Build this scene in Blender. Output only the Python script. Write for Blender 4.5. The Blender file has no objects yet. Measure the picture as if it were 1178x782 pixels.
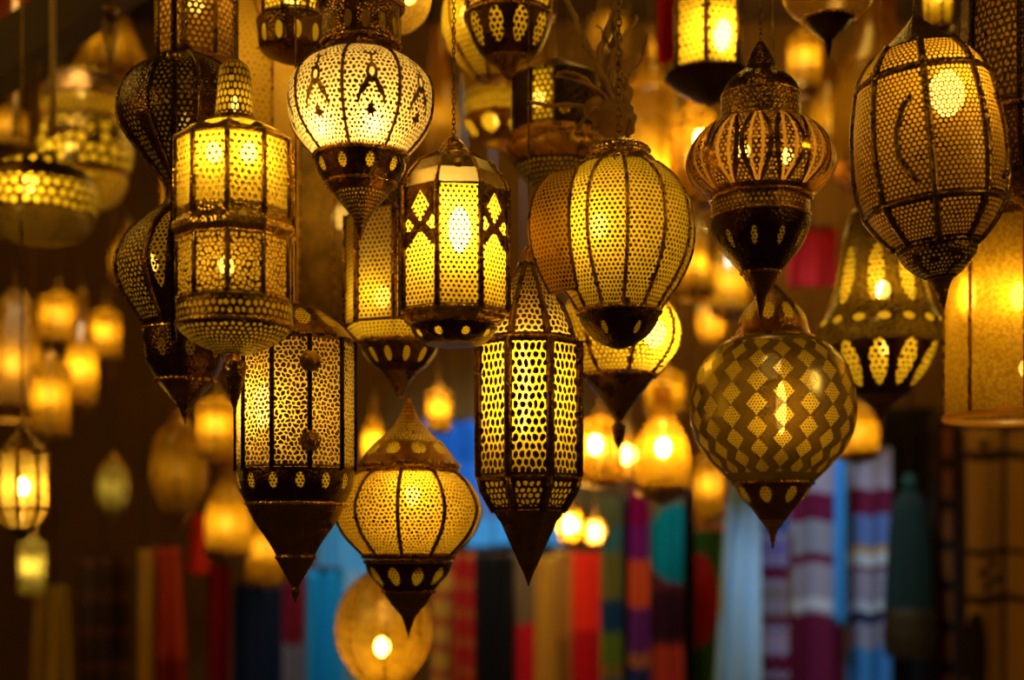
import bpy, math, random
from mathutils import Vector
R = math.radians
random.seed(7)
W, H = 1178, 782
LENS, SENSOR = 50.0, 36.0
F = W * LENS / SENSOR          # focal length in pixels
CX, HY, CAMZ = 589.0, 640.0, 1.55   # optical axis, horizon row, eye height
CEIL = 4.1
scene = bpy.context.scene
col = scene.collection


def PX(px, D): return (px - CX) * D / F
def PZ(py, D): return CAMZ + (HY - py) * D / F


# ------------------------------------------------------------------ node helper
class NT:
    def __init__(self, name):
        self.mat = bpy.data.materials.new(name)
        self.mat.use_nodes = True
        self.t = self.mat.node_tree
        self.t.nodes.clear()
        self.out = self.t.nodes.new('ShaderNodeOutputMaterial')

    def node(self, kind, **ins):
        n = self.t.nodes.new(kind)
        for k, v in ins.items():
            self.put(n.inputs[k.replace('_', ' ')], v)
        return n

    def put(self, sock, v):
        if hasattr(v, 'is_output'):
            self.t.links.new(v, sock)
        elif sock.type == 'RGBA' and len(v) == 3:
            sock.default_value = (*v, 1)
        else:
            sock.default_value = v

    def m(self, op, a, b=None, c=None):
        n = self.t.nodes.new('ShaderNodeMath')
        n.operation = op
        self.put(n.inputs[0], a)
        if b is not None: self.put(n.inputs[1], b)
        if c is not None: self.put(n.inputs[2], c)
        return n.outputs[0]

    def add(self, a, b): return self.m('ADD', a, b)
    def sub(self, a, b): return self.m('SUBTRACT', a, b)
    def mul(self, a, b): return self.m('MULTIPLY', a, b)
    def lt(self, a, b): return self.m('LESS_THAN', a, b)
    def gt(self, a, b): return self.m('GREATER_THAN', a, b)
    def mx(self, a, b): return self.m('MAXIMUM', a, b)
    def mn(self, a, b): return self.m('MINIMUM', a, b)
    def inv(self, a): return self.m('SUBTRACT', 1.0, a)
    def fr(self, a): return self.m('FRACT', a)
    def ab(self, a): return self.m('ABSOLUTE', a)

    def uv(self, which):
        n = self.t.nodes.new('ShaderNodeUVMap')
        n.uv_map = which
        s = self.t.nodes.new('ShaderNodeSeparateXYZ')
        self.t.links.new(n.outputs[0], s.inputs[0])
        return s.outputs[0], s.outputs[1], n.outputs[0]

    def noise(self, vec, scale, detail=2.0):
        n = self.node('ShaderNodeTexNoise')
        n.inputs['Scale'].default_value = scale
        n.inputs['Detail'].default_value = detail
        if vec is not None: self.t.links.new(vec, n.inputs['Vector'])
        return n.outputs['Fac'], n.outputs['Color']

    def obj(self):
        return self.node('ShaderNodeTexCoord').outputs['Object']

    def mix(self, f, a, b):
        n = self.t.nodes.new('ShaderNodeMixShader')
        self.put(n.inputs[0], f)
        self.t.links.new(a, n.inputs[1]); self.t.links.new(b, n.inputs[2])
        return n.outputs[0]

    def mixc(self, f, a, b):
        n = self.t.nodes.new('ShaderNodeMix')
        n.data_type = 'RGBA'
        self.put(n.inputs[0], f)
        for s, v in ((n.inputs[6], a), (n.inputs[7], b)):
            self.put(s, v)
        return n.outputs[2]

    def ell(self, u, v, cx, cy, rx, ry, rot=0.0):
        """1 inside an ellipse."""
        du, dv = self.sub(u, cx), self.sub(v, cy)
        if rot:
            c, s = math.cos(rot), math.sin(rot)
            du, dv = (self.add(self.mul(du, c), self.mul(dv, s)), self.sub(self.mul(dv, c), self.mul(du, s)))
        a, b = self.mul(du, 1 / rx), self.mul(dv, 1 / ry)
        return self.lt(self.add(self.mul(a, a), self.mul(b, b)), 1.0)

    def hexd(self, u, v, sp, asp=1.0):
        """distance to the nearest point of a staggered grid, in units of the spacing."""
        px, py = self.mul(u, 1 / sp), self.mul(v, 1 / (sp * asp))
        r3 = math.sqrt(3)
        ds = []
        for off in (0.0, 0.5):
            fx = self.sub(self.fr(self.add(px, off)), 0.5)
            fy = self.mul(self.sub(self.fr(self.add(self.mul(py, 1 / r3), off)), 0.5), r3)
            ds.append(self.add(self.mul(fx, fx), self.mul(fy, fy)))
        return self.m('SQRT', self.mn(*ds))

    def metal(self, base, rough=0.42, spot=0.5):
        o = self.obj()
        f, _ = self.noise(o, 38.0, 4.0)
        c = self.mixc(f, tuple(x * (1 - spot) for x in base), tuple(min(1, x * (1 + spot)) for x in base))
        rr = self.m('MULTIPLY_ADD', f, 0.3, rough - 0.15)
        vo = self.node('ShaderNodeTexVoronoi'); vo.inputs['Scale'].default_value = 190.0
        self.t.links.new(o, vo.inputs['Vector'])
        f2 = self.add(vo.outputs['Distance'], self.mul(f, .6))
        b = self.node('ShaderNodeBump'); b.inputs['Strength'].default_value = 0.55; b.inputs['Distance'].default_value = 0.0025
        self.t.links.new(f2, b.inputs['Height'])
        p = self.node('ShaderNodeBsdfPrincipled')
        self.put(p.inputs['Base Color'], c); self.put(p.inputs['Roughness'], rr)
        p.inputs['Metallic'].default_value = 0.95
        self.t.links.new(b.outputs[0], p.inputs['Normal'])
        return p.outputs[0]

    def glass(self, colr, clear=0.12, gloss=0.05, mottled=0.0, tint=(1, 0.72, 0.25)):
        """frosted, dyed sheet: lets light through diffusely, a little of it straight."""
        base = colr
        if mottled:
            vo = self.node('ShaderNodeTexVoronoi'); vo.inputs['Scale'].default_value = 150.0
            self.t.links.new(self.obj(), vo.inputs['Vector'])
            colr = self.mixc(self.m('MULTIPLY_ADD', vo.outputs['Distance'], -1.3, .9), tuple(x * .45 for x in colr), colr)
            f, _ = self.noise(self.obj(), 22.0, 4.0)
            ff = self.m('POWER', f, 2.0)
            colr = self.mixc(self.mul(ff, mottled * 2.2), colr, tuple(x * 0.25 for x in base))
        tr = self.node('ShaderNodeBsdfTranslucent'); self.put(tr.inputs['Color'], colr)
        df = self.node('ShaderNodeBsdfDiffuse'); self.put(df.inputs['Color'], colr)
        tp = self.node('ShaderNodeBsdfTransparent'); self.put(tp.inputs['Color'], tint)
        gl = self.node('ShaderNodeBsdfGlossy'); gl.inputs['Roughness'].default_value = 0.22
        gl.inputs['Color'].default_value = (1, .85, .6, 1)
        s = self.mix(0.22, tr.outputs[0], df.outputs[0])
        s = self.mix(clear, s, tp.outputs[0])
        return self.mix(gloss, s, gl.outputs[0])

    def done(self, sh):
        self.t.links.new(sh, self.out.inputs[0])
        return self.mat


IRON = (0.24, 0.125, 0.018)
BRASS = (0.66, 0.38, 0.055)
YEL = (.88, 0.56, 0.024)
AMB = (.86, 0.40, 0.012)
_mats = {}


def metal(kind='iron'):
    k = ('metal', kind)
    if k not in _mats:
        n = NT(kind + '_metal')
        base, ro = {'iron': (IRON, 0.30), 'brass': (BRASS, 0.27), 'black': ((0.04, 0.02, 0.006), 0.34), 'copper': ((.52, .27, .035), .28)}[kind]
        _mats[k] = n.done(n.metal(base, ro))
    return _mats[k]


def glassm(color=AMB, clear=0.12, gloss=0.05, mottled=0.5, name='amber_glass'):
    k = ('glass', color, clear, gloss, mottled)
    if k not in _mats:
        n = NT(name)
        _mats[k] = n.done(n.glass(color, clear, gloss, mottled))
    return _mats[k]


def pierced(kind='dots', sp=0.012, r0=0.3, asp=1.0, jit=0.25, bu=0.07, bv=0.02, cnt=8, v0=0.5, a=0.2, b=0.25,
            base=IRON, liner=YEL, clear=0.10, rough=0.32, holes=0.0, open_=False, horn=None):
    """pierced sheet metal over a frosted lining; one procedural material."""
    k = ('p', kind, sp, r0, asp, jit, bu, bv, cnt, v0, a, b, base, liner, clear, rough, holes, open_, horn)
    if k in _mats:
        return _mats[k]
    n = NT('pierced_metal_' + kind)
    u, v, vec = n.uv('metric')
    nu, nv, nvec = n.uv('unit')
    uu, vv = u, v
    if jit:
        s = n.node('ShaderNodeVectorMath'); s.operation = 'SCALE'
        n.t.links.new(vec, s.inputs[0]); s.inputs[3].default_value = 1 / sp
        f, c = n.noise(s.outputs[0], 0.55, 1.0)
        sc = n.t.nodes.new('ShaderNodeSeparateColor'); n.t.links.new(c, sc.inputs[0])
        uu = n.add(u, n.mul(n.sub(sc.outputs[0], 0.5), sp * jit * 2.4))
        vv = n.add(v, n.mul(n.sub(sc.outputs[1], 0.5), sp * jit * 2.4))
    d = n.hexd(uu, vv, sp, asp)
    lit = None
    if kind in ('dots', 'flower', 'arch', 'diamond'):
        lit = n.gt(d, r0)
    elif kind in ('net', 'leaf'):
        lit = n.lt(d, r0)
    elif kind == 'blot':
        s = n.node('ShaderNodeVectorMath'); s.operation = 'SCALE'
        n.t.links.new(vec, s.inputs[0]); s.inputs[3].default_value = 1 / sp
        vo = n.node('ShaderNodeTexVoronoi'); vo.voronoi_dimensions = '2D'; vo.feature = 'DISTANCE_TO_EDGE'
        vo.inputs['Randomness'].default_value = 0.75; vo.inputs['Scale'].default_value = 1.0
        n.t.links.new(s.outputs[0], vo.inputs['Vector'])
        lit = n.gt(vo.outputs['Distance'], r0)
    elif kind == 'solid':
        lit = n.lt(d, -1.0)
    elif kind == 'ovals':
        fu = n.fr(n.mul(nu, float(cnt)))
        lit = n.mul(n.ell(fu, nv, 0.5, v0, a, b), n.gt(d, r0))
    if holes:   # patches of the piercing left closed
        f, _ = n.noise(vec, 24.0, 2.0)
        lit = n.mul(lit, n.lt(f, 1 - holes))
    if kind == 'flower':
        dark = n.ell(nu, nv, .5, .30, .025, .10)
        dark = n.mx(dark, n.ell(nu, nv, .5, .43, .10, .085))
        for sgn in (-1, 1):
            dark = n.mx(dark, n.ell(nu, nv, .5 + sgn * .11, .53, .035, .10, -sgn * 0.8))
            dark = n.mx(dark, n.ell(nu, nv, .5 + sgn * .20, .60, .025, .09, -sgn * 0.5))
            dark = n.mx(dark, n.ell(nu, nv, .5 + sgn * .09, .235, .02, .06, sgn * 0.9))
        dark = n.mx(dark, n.ell(nu, nv, .5, .72, .085, .03))
        dark = n.mx(dark, n.ell(nu, nv, .5, .69, .03, .04))
        lit = n.mul(lit, n.inv(dark))
        lit = n.mx(lit, n.ell(nu, nv, .5, .425, .045, .035))
    if kind == 'arch':
        win = n.gt(nv, 0.52)
        for (cx, cy, rx, ry) in ((.5, .18, .26, .13), (.14, .33, .17, .06), (.86, .33, .17, .06), (.5, .52, .40, .14)):
            dd = n.add(n.mul(n.ab(n.sub(nu, cx)), 1 / rx), n.mul(n.ab(n.sub(nv, cy)), 1 / ry))
            win = n.mx(win, n.lt(dd, 1.0))
        lit = n.mul(lit, win)
    if bu or bv:
        e = n.lt(n.ab(n.sub(nu, 0.5)), 0.5 - bu)
        e = n.mul(e, n.lt(n.ab(n.sub(nv, 0.5)), 0.5 - bv))
        lit = n.mul(lit, e)
    web = n.glass(horn, .02, .08, .5) if horn else n.metal(base, rough)
    if kind == 'leaf':
        fu = n.ab(n.sub(n.fr(n.mul(nu, float(cnt))), 0.5))
        wid = n.mul(n.m('SINE', n.mul(nv, math.pi)), 0.42)
        inside = n.lt(fu, wid)
        edge = n.lt(n.ab(n.sub(fu, wid)), 0.07)
        lit = n.mul(n.mx(lit, 0.0), n.inv(edge))
        core = n.lt(n.ab(n.sub(fu, n.mul(wid, .45))), 0.05)
        lit = n.mul(n.mx(lit, n.mul(core, inside)), n.lt(n.ab(n.sub(nv, .5)), .42))
        shiny = n.node('ShaderNodeBsdfGlossy'); shiny.inputs['Color'].default_value = (.62, .31, .03, 1); shiny.inputs['Roughness'].default_value = .2
        web = n.mix(n.mul(edge, 0.9), web, shiny.outputs[0])
    if open_:
        hole = n.node('ShaderNodeBsdfTransparent').outputs[0]
    else:
        hole = n.glass(liner, clear, 0.02)
    if kind == 'diamond':
        fu = n.sub(n.fr(n.mul(nu, float(cnt))), .5)
        par = n.mul(n.m('FLOOR', n.m('MODULO', n.mul(nu, float(cnt)), 2.0)), .5)
        fv = n.sub(n.fr(n.add(n.mul(nv, 7.8), par)), .5)
        dd = n.add(n.mul(n.ab(fu), 1 / .40), n.mul(n.ab(fv), 1 / .49))
        dia = n.mul(n.lt(dd, 1.0), n.mul(n.gt(nv, .10), n.lt(nv, .93)))
        dull = n.glass((.15, .068, .0045), .01, .20, .6)
        bright = n.mix(lit, dull, n.glass((.30, .17, .008), .05, .05))
        return _mats.setdefault(k, n.done(n.mix(dia, dull, bright)))
    _mats[k] = n.done(n.mix(lit, web, hole))
    return _mats[k]


def bulbm(strength, colr=(1.0, 0.76, 0.30)):
    k = ('bulb', strength, colr)
    if k not in _mats:
        n = NT('bulb_glow')
        e = n.node('ShaderNodeEmission'); e.inputs['Color'].default_value = (*colr, 1); e.inputs['Strength'].default_value = strength
        _mats[k] = n.done(e.outputs[0])
    return _mats[k]


def plain(name, colr, rough=0.7, var=0.3, scale=20.0, spec=0.3):
    k = ('plain', name)
    if k not in _mats:
        n = NT(name)
        f, _ = n.noise(n.obj(), scale, 4.0)
        c = n.mixc(f, tuple(x * (1 - var) for x in colr), tuple(min(1, x * (1 + var)) for x in colr))
        p = n.node('ShaderNodeBsdfPrincipled'); n.put(p.inputs['Base Color'], c)
        p.inputs['Roughness'].default_value = rough
        p.inputs['Specular IOR Level'].default_value = spec
        _mats[k] = n.done(p.outputs[0])
    return _mats[k]


# ------------------------------------------------------------------ mesh helpers
def mesh_obj(name, verts, faces, mat, parent=None, uvm=None, uvn=None, smooth=True):
    me = bpy.data.meshes.new(name)
    me.from_pydata(verts, [], faces)
    for nm, uvs in (('metric', uvm), ('unit', uvn)):
        if uvs:
            lay = me.uv_layers.new(name=nm)
            for lp in me.loops:
                lay.data[lp.index].uv = uvs[lp.vertex_index]
    if smooth:
        me.polygons.foreach_set('use_smooth', [True] * len(me.polygons))
    me.materials.append(mat)
    me.update()
    o = bpy.data.objects.new(name, me)
    col.objects.link(o)
    if parent is not None:
        o.parent = parent
    return o


def empty(name, loc):
    o = bpy.data.objects.new(name, None)
    o.empty_display_size = 0.05
    o.location = loc
    col.objects.link(o)
    return o


def tag(o, label=None, cat=None, group=None, kind=None):
    if label: o['label'] = label
    if cat: o['category'] = cat
    if group: o['group'] = group
    if kind: o['kind'] = kind
    return o


def spline(p, sub):
    if sub <= 1 or len(p) < 3:
        return list(p)
    out = []
    for i in range(len(p) - 1):
        p0, p1, p2, p3 = p[max(i - 1, 0)], p[i], p[i + 1], p[min(i + 2, len(p) - 1)]
        for k in range(sub):
            t = k / sub
            out.append(tuple(0.5 * (2 * b + (c - a) * t + (2 * a - 5 * b + 4 * c - d) * t * t + (3 * b - a - 3 * c + d) * t ** 3)
                             for a, b, c, d in zip(p0, p1, p2, p3)))
    out.append(tuple(p[-1]))
    return out


def tube_geo(path, rad, n=6, verts=None, faces=None, taper=None):
    verts = [] if verts is None else verts
    faces = [] if faces is None else faces
    b0 = len(verts)
    pts = [Vector(p) for p in path]
    ref = Vector((0.31, 0.9, 0.17)).normalized()
    for i, p in enumerate(pts):
        t = (pts[min(i + 1, len(pts) - 1)] - pts[max(i - 1, 0)]).normalized()
        a = t.cross(ref)
        if a.length < 1e-4: a = t.cross(Vector((1, 0, 0)))
        a.normalize(); b = t.cross(a)
        rr = rad if taper is None else rad * taper[i]
        for k in range(n):
            an = 2 * math.pi * k / n
            verts.append(tuple(p + (a * math.cos(an) + b * math.sin(an)) * rr))
    for i in range(len(pts) - 1):
        for k in range(n):
            k2 = (k + 1) % n
            faces.append((b0 + i * n + k, b0 + i * n + k2, b0 + (i + 1) * n + k2, b0 + (i + 1) * n + k))
    faces.append(tuple(b0 + k for k in range(n - 1, -1, -1)))
    e = b0 + (len(pts) - 1) * n
    faces.append(tuple(e + k for k in range(n)))
    return verts, faces


REG = []      # every lantern built so far, to keep the next ones clear of them


class Lantern:
    """a hanging lantern; profile rows (y, r) are read off the photo and turned into metres at distance D."""

    def __init__(self, name, label, x, D, y_ref, cat='lantern', group=None, tilt=0.0):
        self.x, self.D, self.k = x, D, D / F
        self.z0 = PZ(y_ref, D)
        self.root = empty(name, (PX(x, D), D, self.z0))
        self.root.rotation_euler = (0, R(-tilt), 0)
        tag(self.root, label, cat, group)
        self.rmax, self.ztop, self.zbot = 0.0, -9.0, 9.0
        REG.append(self)

    def zr(self, prof, sub):
        return [(PZ(y, self.D) - self.z0, max(r, 0.3) * self.k) for y, r in spline(prof, sub)]

    def sector(self, name, prof, mat, th0, th1, seg, sub, smooth, closed=False, label=None):
        p = self.zr(prof, sub)
        rm = max(r for _, r in p)
        self.rmax = max(self.rmax, rm); self.ztop = max(self.ztop, self.z0 + p[0][0], self.z0 + p[-1][0]); self.zbot = min(self.zbot, self.z0 + p[0][0], self.z0 + p[-1][0])
        arc = [0.0]
        for i in range(1, len(p)):
            arc.append(arc[-1] + math.hypot(p[i][0] - p[i - 1][0], p[i][1] - p[i - 1][1]))
        L = arc[-1] or 1
        verts, um, un = [], [], []
        mid = 0.5 * (th0 + th1)
        for i, (z, r) in enumerate(p):
            for j in range(seg + 1):
                f = j / seg
                th = th0 + (th1 - th0) * f
                verts.append((r * math.sin(th), -r * math.cos(th), z))
                um.append(((th - mid) * rm, arc[i])); un.append((f, arc[i] / L))
        w = seg + 1
        faces = [(i * w + j, (i + 1) * w + j, (i + 1) * w + j + 1, i * w + j + 1) for i in range(len(p) - 1) for j in range(seg)]
        o = mesh_obj(name, verts, faces, mat, self.root, um, un, smooth)
        if label: o['label'] = label
        return o

    def lathe(self, name, prof, mat, n=36, sub=3, phase=0.0, label=None):
        ph = R(phase)
        return self.sector(name, prof, mat, ph, ph + 2 * math.pi, n, sub if n > 14 else 1, n > 14, label=label)

    def panels(self, prof, mats, n, phase, seg=5, sub=4, name='panel', grow=0.0):
        if not isinstance(mats, (list, tuple)): mats = [mats]
        for i in range(n):
            a0 = R(phase) + 2 * math.pi * i / n
            self.sector(name, prof, mats[i % len(mats)], a0, a0 + 2 * math.pi / n, seg, sub, seg > 1)

    def ribs(self, prof, rad, mat, n, phase, sub=4, out=0.4, name='rib'):
        p = self.zr([(y, r + out) for y, r in prof], sub)
        for i in range(n):
            a = R(phase) + 2 * math.pi * i / n
            v, f = tube_geo([(r * math.sin(a), -r * math.cos(a), z) for z, r in p], rad * self.k, 6)
            mesh_obj(name, v, f, mat, self.root)

    def ring(self, y, r, t, mat, n=36, phase=0.0, name='ring', flat=1.0):
        if n > 14 and name == 'ring':      # round rings are beaded like twisted wire
            zc = PZ(y, self.D) - self.z0
            m, q = 120, 8
            beads = max(14, int(r * 0.85))
            verts = []
            self.rmax = max(self.rmax, (r + t) * self.k)
            for i in range(m):
                th = 2 * math.pi * i / m
                tt = t * self.k * (0.86 + 0.30 * math.cos(beads * th)) if beads < 40 else t * self.k
                for k in range(q):
                    a = 2 * math.pi * k / q
                    rr = r * self.k + tt * math.cos(a)
                    verts.append((rr * math.sin(th), -rr * math.cos(th), zc + tt * math.sin(a)))
            faces = [(i * q + k, ((i + 1) % m) * q + k, ((i + 1) % m) * q + (k + 1) % q, i * q + (k + 1) % q) for i in range(m) for k in range(q)]
            return mesh_obj(name, verts, faces, mat, self.root)
        prof = [(y + t * flat * math.cos(q), r + t * math.sin(q)) for q in [math.pi * (1 - j / 4) for j in range(9)]]
        return self.sector(name, prof, mat, R(phase), R(phase) + 2 * math.pi, n, 1, n > 14)

    def boss(self, th, y, r_at, r, mat, name='medallion'):
        a = R(th)
        verts, faces = [], []
        N = Vector((math.sin(a), -math.cos(a), 0)); T = Vector((math.cos(a), math.sin(a), 0)); U = Vector((0, 0, 1))
        c = N * (r_at * self.k) + U * (PZ(y, self.D) - self.z0)
        rows = [(1.0, -.05), (1.0, .12), (.8, .2), (.55, .14), (.4, .3), (.15, .42), (.02, .44)]
        m = 14
        for q, h in rows:
            for j in range(m):
                an = 2 * math.pi * j / m
                verts.append(tuple(c + (T * math.cos(an) + U * math.sin(an)) * (q * r * self.k) + N * (h * r * self.k)))
        for i in range(len(rows) - 1):
            for j in range(m):
                faces.append((i * m + j, i * m + (j + 1) % m, (i + 1) * m + (j + 1) % m, (i + 1) * m + j))
        return mesh_obj(name, verts, faces, mat, self.root)

    def bulb(self, y, r, strength, dx=0.0, front=0.0, stretch=1.3, colr=(1.0, 0.76, 0.30)):
        prof = [(y + r * stretch * math.cos(math.pi * i / 7) * -1, r * math.sin(math.pi * i / 7)) for i in range(8)]
        o = self.sector('bulb', prof, bulbm(strength * .68, colr), 0, 2 * math.pi, 10, 1, True)
        o.location = (dx * self.k, -front * self.k, 0)
        return o

    def chain(self, y, link=6.0, wire=False, ztop=None, mat=None):
        zt = (CEIL if ztop is None else ztop) - self.z0
        zb = PZ(y, self.D) - self.z0
        c = math.cos(self.root.rotation_euler[1])
        zt /= c
        mat = mat or metal('iron')
        if wire:
            v, f = tube_geo([(0, 0, zb - .01), (0.001, 0, (zb + zt) / 2), (0, 0, zt)], 1.1 * self.k, 6)
            return mesh_obj('hanging_wire', v, f, mat, self.root)
        v, f = [], []
        h = link * self.k
        pitch = h * 1.45
        nlink = int((zt - zb) / pitch) + 1
        for i in range(nlink):
            zc = zb + (i + .45) * pitch
            if zc + h > zt: break
            b = len(v); m = 8; q = 4
            for j in range(m):
                an = 2 * math.pi * j / m
                for kk in range(q):
                    bn = 2 * math.pi * kk / q
                    rr = 0.5 * h + 0.16 * h * math.cos(bn)
                    a_, z_, o_ = rr * math.cos(an), 1.9 * 0.5 * rr / .5 * math.sin(an) * .95, 0.16 * h * math.sin(bn)
                    v.append((a_, o_, zc + z_) if i % 2 else (o_, a_, zc + z_))
            for j in range(m):
                for kk in range(q):
                    f.append((b + j * q + kk, b + ((j + 1) % m) * q + kk, b + ((j + 1) % m) * q + (kk + 1) % q, b + j * q + (kk + 1) % q))
        return mesh_obj('hanging_chain', v, f, mat, self.root)


iron, brass, black, copper = metal('iron'), metal('brass'), metal('black'), metal('copper')
FRONT = 'pierced metal lanterns hanging in front'
BACK = 'blurred lanterns hanging deeper in the stall'

# ================================================================== FRONT LANTERNS
# --- pale globe with flower cut-outs
L = Lantern('globe_lantern', 'pale round metal lantern with fleur cut-outs, dark bowl and cone tip', 415, 2.45, 277, group=FRONT)
L.lathe('neck', [(-45, 50), (4, 50), (9, 47), (20, 44), (48, 46), (54, 42), (60, 43), (67, 47)],
        pierced('ovals', .006, .0, cnt=14, v0=.72, a=.22, b=.09, bu=0, bv=0, base=(.22, .10, .02)))
L.ring(8, 49, 3, brass); L.ring(52, 44, 3, copper)
P = [(66, 46), (78, 66), (95, 80), (115, 84), (140, 81), (160, 70), (180, 52)]
L.panels(P, pierced('flower', .0088, .335, jit=.5, bu=.03, bv=.015, liner=(.95, .64, .20), clear=.04), 8, -8, 7)
L.ribs(P, 2.1, iron, 8, -8)
L.ring(181, 53, 3, brass); L.lathe('bowl', [(183, 53), (195, 51), (205, 45), (212, 40)], pierced('ovals', .006, .25, cnt=10, v0=.42, a=.16, b=.26, bu=0, bv=0, base=(.08, .035, .008)))
L.ring(212, 40, 2.2, brass)
L.lathe('finial', [(213, 39), (222, 33), (238, 19), (250, 10), (256, 7), (268, 3.5), (277, .6)], pierced('net', .0085, .25, bu=0, bv=.16, base=(.10, .045, .01), clear=.5, jit=.3))
L.bulb(152, 11, 62, front=52, dx=18); L.bulb(152, 11, 62, front=44, dx=-34); L.chain(-45)

# --- tall two-tier ten-sided lantern
L = Lantern('tiered_lantern', 'ten-sided two-tier brass lantern with slotted turret cap and glowing upper panes', 270, 2.35, 472, group=FRONT)
L.lathe('cap', [(68, 5), (74, 13), (82, 18), (110, 20), (139, 23)], pierced('net', .0092, .36, asp=1.5, jit=.1, bu=0, bv=.05, base=(.10, .045, .01), clear=.2))
L.lathe('dome', [(139, 24), (146, 40), (154, 57), (164, 67)], pierced('ovals', .006, .36, cnt=10, v0=.6, a=.38, b=.24, bu=0, bv=0, base=BRASS), 10, 1, 4)
L.ring(165, 67, 3, brass, 10, 4)
L.panels([(167, 67), (247, 67)], pierced('dots', .0108, .31, jit=.3, bu=.08, bv=.02, base=BRASS, clear=.12), 10, 4, 1, 1)
L.ribs([(165, 67), (257, 68)], 3.0, brass, 10, 4, 1)
L.lathe('skirt', [(247, 67), (256, 68), (264, 72), (270, 72), (277, 67)], brass, 10, 1, 4)
L.panels([(278, 66), (346, 66)], pierced('net', .0088, .37, jit=.75, bu=.08, bv=.03, base=(.20, .10, .022), holes=.4, clear=.16, liner=(.9, .52, .035)), 10, 4, 1, 1)
L.ribs([(276, 66), (348, 66)], 2.2, iron, 10, 4, 1)
L.ring(348, 66, 2.6, brass, 10, 4)
L.lathe('band', [(350, 66), (374, 66)], pierced('net', .0115, .32, asp=1.2, bu=0, bv=.05, base=(.13, .06, .014), clear=.12), 40, 1)
L.ring(375, 66, 2.4, brass)
L.lathe('bowl', [(377, 66), (385, 59), (395, 45), (402, 30), (408, 13)], pierced('net', .0115, .30, asp=.9, bu=0, bv=.03, base=(.13, .06, .014), clear=.12))
L.lathe('finial', [(404, 4), (412, 6), (418, 13), (430, 12.5), (436, 11), (442, 9), (456, 6), (473, .6)], iron)
L.bulb(188, 9, 84, front=44, dx=-14); L.bulb(188, 9, 84, front=44, dx=24); L.bulb(312, 9, 34, front=30, dx=-4); L.bulb(118, 4, 30, stretch=2.5); L.chain(69, 5)

# --- dark double gourd
L = Lantern('gourd_lantern', 'dark double-gourd lantern with sparse clover holes hanging behind the two-tier lantern', 213, 2.66, 488, group=FRONT)
L.lathe('cap', [(48, 3), (56, 10), (66, 16)], iron)
P1 = [(64, 15), (75, 40), (95, 64), (125, 76), (150, 73), (180, 50), (205, 28), (222, 21), (238, 24)]
P2 = [(238, 24), (252, 44), (278, 68), (310, 79), (340, 70), (362, 55), (378, 44)]
L.panels(P1, [pierced('net', .0112, .28, jit=.35, bu=.12, bv=.1, base=(.10, .045, .01), clear=.1), pierced('net', .0112, .27, jit=.4, bu=.3, bv=.1, base=(.10, .045, .01), holes=.2)], 8, -20, 5, 3, 'upper_panel')
L.panels(P2, [pierced('ovals', .010, .30, cnt=2, v0=.45, a=.30, b=.30, bu=.05, bv=.06, jit=.3, base=(.08, .035, .008), holes=.4), pierced('net', .0105, .31, jit=.5, bu=.1, bv=.05, base=(.10, .045, .01))], 8, -20, 5, 3, 'lower_panel')
L.ribs(P1 + P2[1:], 2.6, iron, 8, -20, 3)
L.ring(380, 46, 2.8, brass)
L.lathe('bowl', [(381, 46), (396, 48), (415, 45), (438, 33)], pierced('ovals', .008, .25, cnt=9, v0=.4, a=.16, b=.17, bu=0, bv=0, base=(.07, .03, .007)))
L.ring(438, 33, 2.6, copper)
L.lathe('finial', [(439, 32), (448, 25), (462, 13), (475, 5), (488, .6)], iron)
L.bulb(300, 9, 24, dx=-44, front=-16); L.bulb(140, 8, 6); L.chain(50, 5)

# --- cylinder with medallions
L = Lantern('cylinder_lantern', 'ten-sided cylinder lantern with round medallions and a long stepped dark cone', 340, 2.58, 692, group=FRONT)
L.lathe('shoulder', [(352, 20), (362, 36), (376, 54), (392, 67)], pierced('ovals', .008, .33, cnt=10, v0=.5, a=.3, b=.28, bu=0, bv=0, base=(.26, .12, .03)))
L.ring(393, 67, 2, copper, 10, -14)
L.panels([(394, 68), (540, 68)], pierced('dots', .0092, .385, asp=1.0, jit=.65, bu=.07, bv=.02, base=(.20, .09, .02), liner=(1, .62, .08), clear=.08), 10, -14, 1, 1)
L.ribs([(393, 68), (542, 68)], 2.6, black, 10, -14, 1)
for yy in (424, 512): L.boss(22, yy, 69, 12, copper)
L.lathe('band', [(541, 68), (557, 67), (570, 61), (580, 56)], pierced('ovals', .007, .28, cnt=14, v0=.35, a=.17, b=.22, bu=0, bv=0, base=(.08, .035, .008)))
L.ring(580, 56, 2.4, brass)
L.lathe('finial', [(581, 56), (600, 47), (620, 33), (637, 23), (641, 24), (645, 21), (656, 15), (670, 7), (675, 4), (680, 5), (686, 3.5), (693, .6)], iron)
L.bulb(470, 10, 62, dx=-34, front=24, stretch=2.5); L.chain(352, wire=True)

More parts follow.
